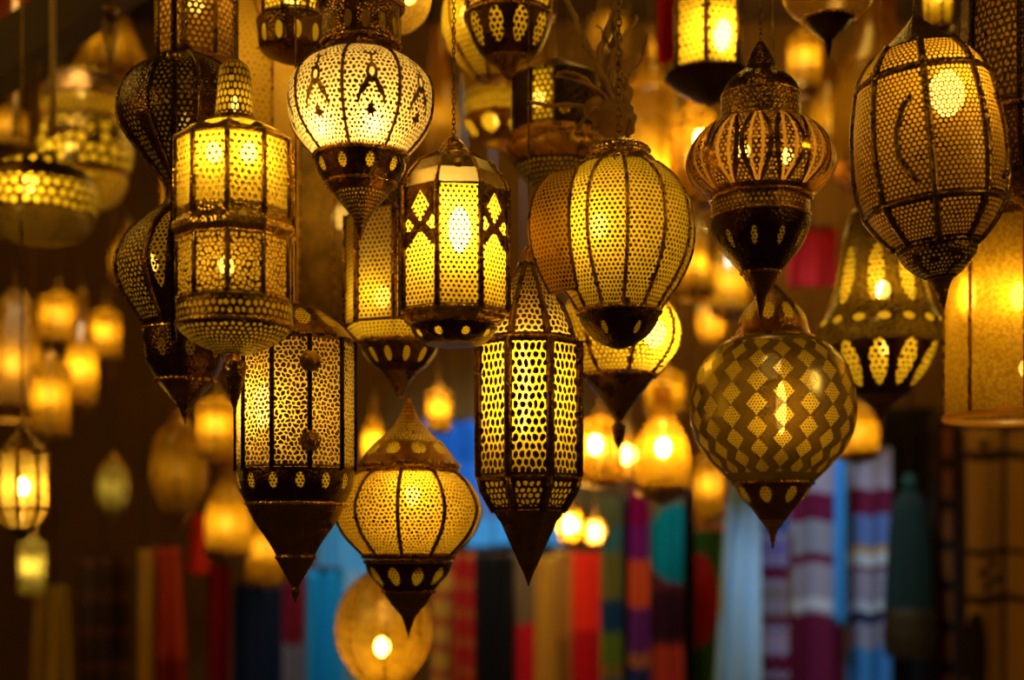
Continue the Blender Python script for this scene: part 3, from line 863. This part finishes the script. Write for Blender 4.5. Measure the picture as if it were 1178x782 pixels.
OL = (.75, .62, .12)
for a in [
    ('cone', 'amber pyramid shade behind the dark filigree pendant', 130, 10, 96, 46, 4.3, 16),
    ('cone', 'wide pale amber shade under the frosted dish, cut by the picture edge', 18, 330, 484, 44, 4.6, 44),
    ('cyl', 'upper amber canister lantern in the blurred cluster under the frosted dish', 68, 330, 398, 22, 4.9, 40),
    ('cyl', 'pale amber lantern below the upper canister in the blurred cluster', 58, 402, 508, 22, 4.7, 44),
    ('bottle', 'amber flask lantern beside the pale canisters in the blurred cluster', 94, 330, 482, 18, 4.9, 44),
    ('cyl', 'small isolated amber lantern just past the blurred canister cluster', 121, 348, 418, 17, 5.2, 36),
    ('bottle', 'tiny dim amber lantern at the far end of the blurred cluster, near the gourd', 145, 250, 330, 18, 5.0, 12),
    ('globe', 'dim brown ribbed globe lantern below the dark gourd tip', 206, 470, 612, 32, 4.4, 10),
    ('cyl', 'amber lantern with a bright core directly below the gourd tip', 249, 448, 530, 22, 4.4, 46),
    ('bottle', 'long amber bottle lantern hanging above the red scarf', 262, 520, 652, 26, 4.7, 40),
    ('cyl', 'amber canister lantern half hidden by the long dark cone', 306, 580, 678, 22, 4.9, 30),
    ('cyl', 'greenish yellow lantern under the small caged lantern', 37, 610, 692, 15, 4.6, 22),
    ('globe', 'large amber globe lantern at the bottom of the picture with a white bulb spot', 441, 640, 810, 54, 3.9, 70, 0, 743),
    ('cyl', 'bright lantern with white-hot core behind the barrel tip and spindle', 690, 470, 562, 26, 4.2, 110, -6, 512),
    ('cage', 'small yellow lantern beside the white-hot one near the spindle tip', 722, 478, 560, 13, 4.6, 70),
    ('bottle', 'bright lantern with a round white bulb above the teal cloth', 762, 440, 582, 31, 4.2, 120, 0, 515),
    ('cage', 'low lantern with a white bulb just beside the barrel cone tip', 656, 570, 630, 14, 4.6, 190, 0, 604),
    ('globe', 'small orange globe lantern under the low white bulb', 684, 592, 632, 12, 4.9, 60),
    ('cyl', 'amber lantern between the pear lantern neck and the barrel', 505, 440, 500, 14, 4.8, 40),
    ('bottle', 'yellow flask lantern beside the filigree neck of the pear lantern', 430, 455, 545, 13, 4.6, 50),
    ('cyl', 'glowing amber glass tube under the dark dish of the white-hot pane', 797, 108, 246, 28, 3.7, 70, 8, 162),
    ('cyl', 'tall amber glass column lantern beside the red cloth strip', 748, 40, 400, 32, 4.3, 59, 0, None, AMB, .12, 24.0),
    ('bottle', 'dim amber glass jug lantern under the black spike globe', 955, 70, 190, 26, 4.2, 18),
    ('bottle', 'big brown glass jug lantern behind the leaning barrel', 1010, -30, 230, 52, 4.0, 26),
    ('cyl', 'amber square-looking lantern behind the domed onion cap', 925, 30, 110, 20, 4.4, 36),
    ('cone', 'faint amber shade under the glowing glass tube', 800, 250, 345, 26, 4.6, 30),
    ('cyl', 'orange amber lantern below the round brass globe', 765, 420, 480, 24, 4.9, 34),
    ('globe', 'small orange glow lantern between the brass and brown globes', 818, 340, 405, 17, 5.0, 30),
    ('bottle', 'amber bottle lantern close against the brown glass globe', 838, 250, 372, 22, 4.8, 34),
    ('cyl', 'pale orange lantern under the brown globe edge', 815, 510, 605, 17, 5.0, 30),
    ('bottle', 'orange bottle lantern tucked behind the brown globe and the striped cloth', 985, 440, 535, 26, 4.4, 36),
    ('globe', 'orange lantern glimpsed between the mesh barrel and brass globe', 636, 210, 310, 20, 4.6, 16),
    ('cyl', 'amber canister lantern near the ceiling beam', 62, 90, 150, 15, 4.9, 12),
    ('cyl', 'dim amber box lantern at the edge beneath the ceiling beam', 12, 120, 172, 18, 5.0, 14),
    ('cyl', 'dim amber lantern high behind the bottle-shaped glass', 700, 10, 70, 22, 5.0, 12),
    ('bottle', 'tall brown glass lantern behind the amber roof', 505, 20, 210, 22, 4.5, 12),
    ('globe', 'dull green glass lantern on the dark side near the ribbed globe', 130, 520, 602, 18, 4.8, 6),
]:
    colr = OL if 'green' in a[1] else AMB
    glow_lantern(*a, **({} if len(a) > 10 else {"color": colr}))
glow_lantern('cage', 'small black-caged lantern with a white-hot bulb by the picture edge', 25, 482, 622, 29, 3.34, 80, 4, 560, color=(1, .62, .08), clear=.2)

# ================================================================== SETTING
def box(name, lo, hi, mat, parent=None):
    x0, y0, z0 = lo; x1, y1, z1 = hi
    v = [(x0, y0, z0), (x1, y0, z0), (x1, y1, z0), (x0, y1, z0), (x0, y0, z1), (x1, y0, z1), (x1, y1, z1), (x0, y1, z1)]
    f = [(0, 3, 2, 1), (4, 5, 6, 7), (0, 1, 5, 4), (1, 2, 6, 5), (2, 3, 7, 6), (3, 0, 4, 7)]
    return mesh_obj(name, v, f, mat, parent, smooth=False)


plaster = plain('dark_plaster', (.14, .062, .007), .9, .35, 3.0)
wood = plain('dark_wood', (.05, .025, .01), .7, .4, 6.0)
stone = plain('stone_floor', (.16, .12, .08), .8, .3, 2.0)
tag(box('floor', (-3.4, -2.5, -.1), (3.4, 6.9, 0), stone), kind='structure')
tag(box('ceiling', (-3.4, -2.5, CEIL), (3.4, 6.9, CEIL + .1), wood), kind='structure')
tag(box('wall_back', (-3.4, 6.8, 0), (3.4, 6.9, CEIL), plaster), kind='structure')
tag(box('wall_left', (-3.4, -2.5, 0), (-3.3, 6.8, CEIL), plaster), kind='structure')

# ------------------------------------------------------------------ textiles
def clothm(name, bands, vertical=False, rep=1.0, check=None, blotch=None, weave=True, amp=0.012):
    """bands: [(stop, colour)] in order; vertical -> across the width."""
    n = NT(name)
    u, v, vec = n.uv('unit')
    um, vm, mvec = n.uv('metric')
    f, _ = n.noise(mvec, 18.0, 3.0)
    t = n.add(u if vertical else v, n.mul(n.sub(f, .5), amp))
    if rep != 1.0: t = n.fr(n.mul(t, rep))
    cr = n.t.nodes.new('ShaderNodeValToRGB')
    cr.color_ramp.interpolation = 'CONSTANT'
    el = cr.color_ramp.elements
    while len(el) > 1: el.remove(el[-1])
    el[0].position = 0; el[0].color = (*bands[0][1], 1)
    for s, c in bands[1:]:
        e = el.new(s); e.color = (*c, 1)
    n.t.links.new(t, cr.inputs[0])
    c = cr.outputs[0]
    if check:   # cross-bands of another colour
        s = n.lt(n.fr(n.mul(v, check[0])), check[1])
        c = n.mixc(s, c, check[2])
    if blotch:
        for (cx, cy, rx, ry, cc) in blotch:
            c = n.mixc(n.ell(u, v, cx, cy, rx, ry), c, cc)
    w = n.m('SINE', n.mul(vm, 900.0)); w2 = n.m('SINE', n.mul(um, 900.0))
    b = n.node('ShaderNodeBump'); b.inputs['Strength'].default_value = .3; b.inputs['Distance'].default_value = .001
    n.t.links.new(n.mul(w, w2), b.inputs['Height'])
    p = n.node('ShaderNodeBsdfPrincipled'); n.put(p.inputs['Base Color'], c); p.inputs['Roughness'].default_value = .85
    p.inputs['Specular IOR Level'].default_value = .12
    n.t.links.new(b.outputs[0], p.inputs['Normal'])
    return n.done(p.outputs[0])


def cloth(name, label, cat, x0, x1, y0, y1, D, mat, top=None, folds=3.0, depth=.025, group='textiles hung at the back'):
    """a hanging cloth with pleats and real thickness; x0..x1 at the hem, top=(x0,x1) at the top edge."""
    t0, t1 = top or (x0, x1)
    nu, nv = 26, 18
    z0, z1 = PZ(y0, D), PZ(y1, D)
    zr = z0
    root = empty(name, ((PX(x0, D) + PX(x1, D)) / 2, D, z1))
    ox, oy, oz = root.location
    tag(root, label, cat, group)
    verts, faces, um, un = [], [], [], []
    ph = random.random() * 6
    W_ = PX(x1, D) - PX(x0, D)
    for side in (0, 1):
        for i in range(nv + 1):
            g = i / nv
            for j in range(nu + 1):
                f = j / nu
                e = g ** .8
                xa = PX(t0 + (x0 - t0) * e, D); xb = PX(t1 + (x1 - t1) * e, D)
                wob = math.sin(f * folds * 2 * math.pi + ph + g * .6) * depth * (.5 + .5 * g) + math.sin(f * 7.3 + g * 2 + ph) * depth * .3
                verts.append((xa + (xb - xa) * f - ox, wob + side * .004, z0 + (z1 - z0) * g - oz + math.sin(f * folds * 6.28 + ph) * .006))
                um.append((f * W_, g * (z0 - z1))); un.append((f, g))
    w = nu + 1; S = (nv + 1) * w
    for i in range(nv):
        for j in range(nu):
            a = i * w + j
            faces.append((a, a + w, a + w + 1, a + 1)); faces.append((S + a, S + a + 1, S + a + w + 1, S + a + w))
    rim = [j for j in range(w)] + [i * w + nu for i in range(1, nv + 1)] + [nv * w + j for j in range(nu - 1, -1, -1)] + [i * w for i in range(nv - 1, 0, -1)]
    for a, b in zip(rim, rim[1:] + rim[:1]):
        faces.append((a, b, S + b, S + a))
    mesh_obj('fabric', verts, faces, mat, root, um, un)
    xm = (PX(t0, D) + PX(t1, D)) / 2 - ox
    v, f = tube_geo([(xm - .42 * (PX(t1, D) - PX(t0, D)), 0, zr - oz + .004), (xm + .42 * (PX(t1, D) - PX(t0, D)), 0, zr - oz + .004)], .007, 8)
    tube_geo([(xm, 0, zr - oz), (xm, .0, CEIL - oz)], .003, 6, v, f)
    mesh_obj('hanging_rod', v, f, wood, root)
    return root


wht, mar, lil, sky_, nav, gld = (.62, .66, .72), (.16, .012, .05), (.36, .32, .42), (.06, .27, .62), (.02, .03, .10), (.5, .30, .06)
grey = (.30, .30, .38)
stripe_a = clothm('striped_weave', [(0, lil), (.16, mar), (.27, grey), (.40, mar), (.44, lil), (.58, wht), (.62, lil), (.64, mar), (1, mar)])
stripe_b = clothm('striped_weave_blue', [(0, lil), (.16, mar), (.26, (.12, .2, .5)), (.38, gld), (.41, wht), (.46, mar), (.48, lil), (.60, wht), (.64, nav), (.68, lil), (.78, sky_), (1, sky_)])
pat = clothm('patterned_weave', [(0, (.05, .12, .45)), (.25, (.20, .18, .50)), (.38, mar), (.45, (.25, .2, .22)), (.62, mar), (.70, (.4, .3, .45)), (.8, mar), (1, mar)], check=(9.0, .25, (.35, .32, .5)))
cloth('woven_blanket', 'blue and plum patterned cloth between the white cloth and the striped blanket', 'cloth', 868, 908, 560, 800, 5.42, pat)
cloth('woven_blanket', 'lilac, grey and maroon striped blanket behind the brown globe tip', 'blanket', 890, 972, 520, 810, 5.6, stripe_a, folds=2, group='striped blankets')
cloth('woven_blanket', 'striped blanket with gold and blue bands beside the bright blue strip', 'blanket', 972, 1024, 515, 810, 5.6, stripe_b, folds=2, group='striped blankets')
cloth('scarf', 'narrow bright sky-blue strip hanging between the two striped blankets', 'scarf', 961, 977, 522, 720, 5.46, clothm('sky_blue_cotton', [(0, (.05, .33, .85))]), folds=1.2)
cloth('hanging_cloth', 'plain white cloth flaring towards its hem beside the green cloth', 'cloth', 820, 876, 520, 800, 5.3, clothm('white_cotton', [(0, (.36, .62, .92))]), top=(842, 872), folds=2.2)
cloth('hanging_cloth', 'green and red cloth with an orange top beside the white cloth', 'cloth', 796, 838, 555, 800, 5.5, clothm('green_red_print', [(0, (.75, .20, .02)), (.22, (.05, .12, .01)), (1, (.05, .12, .01))], blotch=[(.15, .55, .6, .22, (.55, .02, .01))]))
cloth('hanging_cloth', 'dark cloth with a teal disc and a red lower half under the round bulb', 'cloth', 745, 790, 570, 800, 5.6, clothm('teal_print', [(0, (.18, .12, .02)), (.3, (.12, .02, .02)), (.75, (.5, .05, .02)), (1, (.5, .05, .02))], blotch=[(.75, .24, .75, .20, (.0, .22, .25)), (.5, .6, .7, .13, (.04, .008, .02))]))
cloth('scarf', 'narrow black scarf between the teal disc cloth and the green one', 'scarf', 786, 800, 560, 800, 5.4, clothm('black_cotton', [(0, (.006, .005, .005))]), folds=1)
cloth('scarf', 'purple and magenta scarf with an orange middle', 'scarf', 724, 747, 560, 800, 5.5, clothm('purple_silk', [(0, (.22, .0, .07)), (.18, (.18, .01, .16)), (.35, (.62, .09, .02)), (.58, (.13, .02, .16)), (.8, (.4, .13, .04)), (.87, (.02, .03, .13)), (1, (.02, .03, .13))]), folds=1.5)
cloth('scarf', 'narrow black sheet filling the dark gap beside the purple and magenta scarf', 'scarf', 713, 727, 575, 800, 5.6, clothm('dark_gap', [(0, (.006, .004, .006))]), folds=1)  # black sheet put in for the shade of the gap between cloths
cloth('scarf', 'olive, teal and blue blocked scarf beside the plain red cloth', 'scarf', 691, 715, 570, 800, 5.4, clothm('blocked_silk', [(0, (.10, .12, .05)), (.16, (.04, .15, .18)), (.28, (.16, .15, .03)), (.52, (.01, .05, .13)), (.68, (.11, .18, .02)), (.84, (.22, .15, .02)), (.92, (.02, .09, .2)), (1, (.02, .09, .2))]), folds=1.5)
cloth('hanging_cloth', 'plain bright red cloth below the small orange globe lantern', 'cloth', 658, 694, 634, 800, 5.5, clothm('red_cotton', [(0, (.85, .035, .008)), (.55, (.55, .008, .012)), (1, (.5, .01, .01))]))
cloth('hanging_cloth', 'orange-brown cloth between the mustard scarf and the red cloth', 'cloth', 638, 661, 632, 800, 5.6, clothm('orange_cotton', [(0, (.48, .19, .02)), (.6, (.34, .13, .015)), (1, (.3, .12, .02))]), folds=1.5)
cloth('scarf', 'mustard yellow scarf right below the barrel lantern tip', 'scarf', 615, 640, 638, 800, 5.5, clothm('mustard_cotton', [(0, (.55, .27, .02))]), folds=1.5)
cloth('scarf', 'tan scarf with a red lower half next to the mustard one', 'scarf', 589, 617, 636, 800, 5.55, clothm('tan_red', [(0, (.22, .12, .04)), (.5, (.6, .01, .015)), (1, (.6, .01, .015))]), folds=1.5)
cloth('hanging_cloth', 'wide plain black cloth in the middle of the hung textiles', 'cloth', 543, 592, 640, 800, 5.5, clothm('black_wool', [(0, (.008, .006, .005))]))
cloth('scarf', 'red scarf with faint orange bars beside the black cloth', 'scarf', 521, 546, 634, 800, 5.4, clothm('red_bars', [(0, (.42, .02, .015))], check=(5.0, .3, (.42, .10, .02))), folds=1.5)
cloth('scarf', 'yellow scarf with red bars near the pear lantern tip', 'scarf', 497, 523, 650, 800, 5.5, clothm('yellow_bars', [(0, (.60, .30, .03))], check=(5.0, .32, (.42, .08, .02))), folds=1.5)
cloth('tarpaulin', 'bright blue tarpaulin with a pale lower band hung far behind the barrel lantern', 'tarpaulin', 484, 655, 484, 634, 6.3, clothm('blue_tarp', [(0, (.01, .10, .42)), (.32, (.02, .16, .62)), (.62, (.10, .20, .45)), (.74, (.07, .36, .74)), (.95, (.03, .06, .12)), (1, (.03, .06, .12))]), folds=3, group='blue cloths at the back')
cloth('scarf', 'turquoise scarf beside the big amber globe at the bottom', 'scarf', 352, 396, 655, 800, 5.3, clothm('turquoise', [(0, (.01, .30, .62))]), folds=2, group='blue cloths at the back')
cloth('scarf', 'pale sky-blue cloth bunched between the long dark cone and the pear lantern', 'scarf', 366, 428, 596, 800, 5.5, clothm('pale_blue', [(0, (.10, .42, .75)), (.3, (.25, .45, .62)), (1, (.3, .36, .5))]), folds=2, group='blue cloths at the back')
cloth('scarf', 'crimson scarf with a grey end below the long dark cone', 'scarf', 324, 350, 660, 800, 5.5, clothm('crimson', [(0, (.22, .008, .02)), (.58, (.22, .17, .18)), (1, (.2, .15, .16))]), folds=1.5)
cloth('hanging_cloth', 'dark navy cloth between two red scarves', 'cloth', 268, 327, 672, 800, 5.6, clothm('navy_wool', [(0, (.012, .016, .03))]))
cloth('scarf', 'deep red scarf below the long amber bottle lantern', 'scarf', 238, 266, 650, 800, 5.4, clothm('deep_red', [(0, (.26, .006, .01))]), folds=1.5)
cloth('scarf', 'scarlet tip of a scarf peeping beside the long amber bottle lantern', 'scarf', 212, 240, 590, 660, 5.2, clothm('scarlet', [(0, (.75, .04, .02))]), top=(222, 240), folds=1)
cloth('hanging_cloth', 'brick red cloth with a dark hem beside the mustard strip', 'cloth', 172, 214, 628, 800, 5.4, clothm('brick_red', [(0, (.50, .055, .012)), (.75, (.26, .02, .012)), (1, (.2, .02, .02))]), top=(176, 204), folds=2)
cloth('scarf', 'mustard strip hanging against the brick red cloth', 'scarf', 156, 176, 630, 800, 5.3, clothm('mustard_strip', [(0, (.45, .24, .03))]), folds=1)
cloth('hanging_cloth', 'olive gold cloth hanging below the greenish lantern', 'cloth', 36, 84, 672, 800, 5.3, clothm('olive_gold', [(0, (.42, .26, .03))]), top=(44, 78), folds=2)
cloth('hanging_cloth', 'dark brown cloth between the olive gold and mustard ones', 'cloth', 88, 150, 640, 800, 5.6, clothm('dark_brown', [(0, (.06, .03, .012))], check=(4.0, .3, (.12, .04, .015))), folds=3)
cloth('hanging_cloth', 'short red cloth strip near the white-hot pane lantern', 'cloth', 755, 776, -10, 72, 3.72, clothm('red_strip', [(0, (.55, .012, .012))]), folds=1)
cloth('hanging_cloth', 'dim red cloth between the onion and bell lanterns', 'cloth', 905, 962, 262, 330, 5.0, clothm('dim_red', [(0, (.4, .012, .012))]), folds=2)
dk_ = (.02, .01, .01)
carp = clothm('motif_weave', [(0, (.34, .17, .04))], blotch=[(cx, cy, rx, ry, dk_) for cx, cy, rx, ry in ((.02, .4, .07, .6), (.62, .4, .035, .8), (.45, .10, .6, .018), (.30, .06, .06, .02), (.3, .52, .07, .018), (.45, .49, .07, .018), (.36, .57, .07, .018), (.5, .55, .07, .018), (.4, .45, .6, .012), (.4, .62, .6, .016), (.2, .82, .16, .16), (.93, .3, .03, .5))])
cloth('woven_rug', 'ochre rug with black motifs hanging below the amber glass cylinder', 'rug', 1104, 1190, 492, 810, 5.2, carp, folds=1.4, group='rugs hung at the back')
cloth('scarf', 'narrow rust and black strap beside the ochre motif rug', 'scarf', 1070, 1104, 480, 810, 5.4, clothm('rust_strap', [(0, (.03, .015, .01)), (.45, (.34, .10, .02)), (.75, (.03, .015, .01)), (1, (.02, .01, .01))], True, check=(7.0, .3, (.04, .02, .01))), folds=1.2)
cloth('hanging_cloth', 'black cloth behind the dark green tassel', 'cloth', 1016, 1080, 470, 810, 5.75, clothm('black_felt', [(0, (.015, .01, .008))]), folds=2)

# dark green tassel with gilt beads
tz = 5.3
r_ = empty('tassel', (PX(1046, tz), tz, PZ(755, tz)))
tag(r_, 'big dark green tassel with a gilt beaded hem beside the striped blanket', 'tassel')
k_ = tz / F
def local_lathe(name, prof, mat, n=40, flute=0.0):
    v, f = [], []
    for y, r in prof:
        for j in range(n):
            an = 2 * math.pi * j / n
            rr = r * k_ * (1 + flute * math.cos(an * 13))
            v.append((rr * math.sin(an), -rr * math.cos(an), PZ(y, tz) - r_.location.z))
    for i in range(len(prof) - 1):
        for j in range(n):
            f.append((i * n + j, (i + 1) * n + j, (i + 1) * n + (j + 1) % n, i * n + (j + 1) % n))
    return mesh_obj(name, v, f, mat, r_)
local_lathe('skirt', spline([(562, 4), (572, 14), (590, 20), (640, 24), (700, 27)], 3), plain('green_thread', (.002, .017, .016), .8, .3), 78, .07)
local_lathe('hem', [(700, 28), (704, 30), (715, 29), (726, 30), (735, 30), (755, 27)], plain('gilt_beads', (.03, .019, .006), .5, .95, 34.0), 40)
local_lathe('knot', spline([(545, 2), (550, 7), (558, 8), (563, 4)], 3), plain('green_knot', (.01, .06, .05), .8, .3), 20)
v, f = tube_geo([(0, 0, PZ(547, tz) - r_.location.z), (0, 0, CEIL - r_.location.z)], .004)
mesh_obj('hanging_cord', v, f, wood, r_)

# ------------------------------------------------------------------ dry vine bundle above the brass globe
bark = plain('dry_bark', (.40, .20, .05), .55, .7, 30.0)
D_ = 2.72
v, f = [], []
rnd = random.Random(3)
def vine(pts, rad):
    P = spline([(PX(x, D_), D_ + dd, PZ(y, D_)) for x, y, dd in pts], 5)
    P = [(x + rnd.uniform(-.003, .003), y + rnd.uniform(-.003, .003), z) for x, y, z in P]
    tube_geo(P, rad, 7, v, f, [rnd.uniform(.75, 1.25) * (1.0 - .5 * i / len(P)) for i in range(len(P))])
vine([(690, 150, 0), (700, 110, .01), (688, 70, 0), (700, 30, .01), (716, -10, 0), (712, -60, 0)], .010)
vine([(712, 150, .0), (700, 105, -.01), (680, 60, .0), (664, 25, .01), (650, -10, 0), (648, -60, 0)], .008)
vine([(700, 120, 0), (704, 80, .02), (708, 40, .01), (708, 0, .0), (720, -50, 0)], .008)
vine([(706, 118, 0), (720, 130, -.02), (727, 150, -.01), (722, 158, 0)], .008)
vine([(690, 110, 0), (672, 95, -.02), (655, 88, -.02), (640, 86, -.01)], .006)
vine([(684, 64, 0), (672, 50, 0), (676, 30, 0), (684, 14, 0)], .005)
vine([(700, 130, -.01), (684, 128, -.02), (672, 138, -.02), (664, 150, 0)], .006)
for q in range(6):
    x0, y0 = rnd.uniform(684, 724), rnd.uniform(110, 150)
    ang = rnd.uniform(-.9, .9)
    pts, x, y = [(x0, y0, 0)], x0, y0
    for k in range(4):
        ang += rnd.uniform(-.5, .5)
        x += 26 * math.sin(ang); y -= 26 * math.cos(ang)
        pts.append((x, y, rnd.uniform(-.02, .03)))
    vine(pts, rnd.uniform(.004, .0075))
root = empty('dry_vine', (PX(700, D_), D_, PZ(158, D_)))
tag(root, 'twisted dry vine bundle dangling over the round brass lantern cap', 'dried vine')
ox, oy, oz = root.location
mesh_obj('stems', [(a - ox, b - oy, c - oz) for a, b, c in v], f, bark, root)
v, f = [], []
for (x, y, rx, rz) in ((706, 136, 22, 24), (688, 126, 15, 15), (716, 112, 12, 18), (722, 140, 10, 14)):     # knotted root wood
    b0 = len(v)
    for i in range(9):
        for j in range(12):
            a, t = 2 * math.pi * j / 12, math.pi * (i + .02) / 8.04
            q = 1 + .25 * math.sin(3 * a + i) * math.sin(t) + rnd.uniform(-.08, .08)
            v.append(((PX(x, D_) - ox) + rx * D_ / F * math.sin(t) * math.cos(a) * q, rx * D_ / F * math.sin(t) * math.sin(a) * q, PZ(y, D_) - oz + rz * D_ / F * math.cos(t)))
    for i in range(8):
        for j in range(12):
            f.append((b0 + i * 12 + j, b0 + (i + 1) * 12 + j, b0 + (i + 1) * 12 + (j + 1) % 12, b0 + i * 12 + (j + 1) % 12))
mesh_obj('burl', v, f, bark, root)
v, f = tube_geo([(PX(712, D_) - ox, 0, PZ(-50, D_) - oz), (PX(712, D_) - ox, 0, CEIL - oz)], .003)
mesh_obj('hanging_wire', v, f, iron, root)

# ------------------------------------------------------------------ rafter and awning at the top corner
v, f = [], []
def slab(name, pts, D, dep, mat, kind=None):
    vv = [(PX(x, D), D + s * dep, PZ(y, D)) for s in (0, 1) for x, y in pts]
    n = len(pts)
    ff = [tuple(range(n - 1, -1, -1)), tuple(range(n, 2 * n))] + [(i, (i + 1) % n, n + (i + 1) % n, n + i) for i in range(n)]
    return mesh_obj(name, vv, ff, mat, smooth=False)
tag(slab('trim_1', [(-60, 62), (-60, 130), (165, -30), (110, -50)], 3.6, .12, wood), kind='structure')
cloth('awning', 'dull red awning cloth in the top corner above the dark rafter', 'awning', -50, 120, -60, 30, 5.5, clothm('rust_canvas', [(0, (.42, .07, .015))]), folds=2)

for px_, D0, lab in ((61, 3.3, 'slim amber-brown bamboo pole hanging beside the blurred tiered lantern'), (18, 3.9, 'slim brown bamboo pole near the picture edge above the wide dish lantern')):
    root = empty('bamboo_pole', (PX(px_, D0), D0, PZ(150, D0)))
    tag(root, lab, 'pole')
    zt_ = CEIL - root.location.z
    v, f = tube_geo([(0, 0, zt_ * q / 12) for q in range(13)], .007, 8, taper=[1.15 if q % 3 == 0 else 1 for q in range(13)])
    mesh_obj('shaft', v, f, plain('bamboo', (.36, .20, .05), .5, .3), root)
    v, f = tube_geo([(0, 0, -.012), (0, 0, .004)], .010, 8)
    mesh_obj('hanging_cap', v, f, iron, root)

# slim dark rod in front of the gourd
root = empty('hanging_rod', (PX(200, 2.5), 2.5, PZ(392, 2.5)))
tag(root, 'thin black hanging rod running down in front of the dark gourd', 'rod')
v, f = tube_geo([(0, 0, 0), (0, 0, CEIL - root.location.z)], .0055, 8)
mesh_obj('shaft', v, f, black, root)
v, f = tube_geo([(0, 0, PZ(66, 2.5) - root.location.z - .006), (0, 0, PZ(66, 2.5) - root.location.z + .006)], .013, 10)
mesh_obj('collar', v, f, iron, root)

# ================================================================== LIGHT
w = bpy.data.worlds.new('World'); scene.world = w; w.use_nodes = True
w.node_tree.nodes['Background'].inputs[0].default_value = (1, .5, .12, 1)
w.node_tree.nodes['Background'].inputs[1].default_value = 0.05


def lamp(name, kind, loc, energy, colr, size=.2, target=None, spread=None):
    l = bpy.data.lights.new(name, kind); l.energy = energy; l.color = colr
    if kind == 'AREA':
        l.shape = 'DISK'; l.size = size
        if spread: l.spread = R(spread)
    else:
        l.shadow_soft_size = size
    o = bpy.data.objects.new(name, l); o.location = loc
    if target is not None:
        o.rotation_euler = (Vector(target) - Vector(loc)).to_track_quat('-Z', 'Y').to_euler()
    col.objects.link(o)
    return o


WARM = (1, .64, .11)  # colour of the added fill points, which have no fixtures
lamp('warm_fill', 'POINT', (-1.9, 1.7, 2.5), 24, WARM)  # added side fills, unseen, for warm rims on the metal
lamp('warm_fill', 'POINT', (1.9, 1.6, 2.6), 24, WARM)
lamp('warm_fill', 'POINT', (.15, 1.5, 3.5), 9, WARM, .1)  # added fill for highlights on the brass caps
lamp('warm_fill', 'POINT', (-1.9, 3.2, 3.3), 10, WARM)
lamp('warm_fill', 'POINT', (.6, 3.9, 3.6), 13, WARM)
lamp('warm_fill', 'POINT', (-.4, 5.0, 3.2), 15, WARM)
lamp('warm_fill', 'POINT', (1.9, 4.4, 2.9), 10, WARM)
def spot(name, loc, target, energy, colr, angle, blend=.6, size=.12):
    o = lamp(name, 'SPOT', loc, energy, colr, size, target)
    o.data.spot_size = R(angle); o.data.spot_blend = blend
    return o


spot('textile_spot', (.55, 3.95, 3.4), (1.13, 5.55, 1.55), 150, (.52, .77, 1), 30)  # added spot under the ceiling, standing in for cool daylight on the blankets
spot('textile_spot', (-.1, 4.9, 3.7), (-.1, 6.25, 1.75), 300, (.5, .78, 1), 46)  # added spot brightening the blue tarpaulin
spot('textile_spot', (.1, 3.6, 3.5), (.15, 5.5, 1.35), 135, (1, .9, .75), 34)  # added near-white spot brightening the middle cloths
spot('textile_spot', (-.75, 4.2, 3.5), (-.72, 5.4, 1.4), 150, (.6, .85, 1), 18)  # added cool spot on the pale blue and turquoise scarves
spot('textile_spot', (-1.3, 3.6, 3.3), (-1.5, 5.4, 1.35), 90, (1, .8, .5), 28)  # added warm spot lifting the ochre and red cloths
lamp('warm_fill', 'POINT', (1.1, 6.0, 3.4), 26, (1, .62, .14))  # added fill that washes the back wall amber

# ================================================================== CAMERA
cam = bpy.data.cameras.new('camera'); cam.lens = LENS; cam.sensor_width = SENSOR
cam.shift_y = (HY - H / 2) / W
cam.dof.use_dof = True
cam.dof.focus_distance = 2.48
cam.dof.aperture_fstop = 1.25
cam.dof.aperture_blades = 0
co = bpy.data.objects.new('camera', cam); co.location = (0, 0, CAMZ); co.rotation_euler = (R(90), 0, 0)
col.objects.link(co)
scene.camera = co

vs = scene.view_settings
vs.view_transform = 'Standard'; vs.look = 'None'; vs.gamma = 1; vs.exposure = 0.0
vs.use_curve_mapping = False
scene.cycles.use_denoising = True
scene.cycles.max_bounces = 8
scene.cycles.transparent_max_bounces = 24
scene.cycles.sample_clamp_indirect = 6.0
scene.cycles.caustics_reflective = False
scene.cycles.caustics_refractive = False
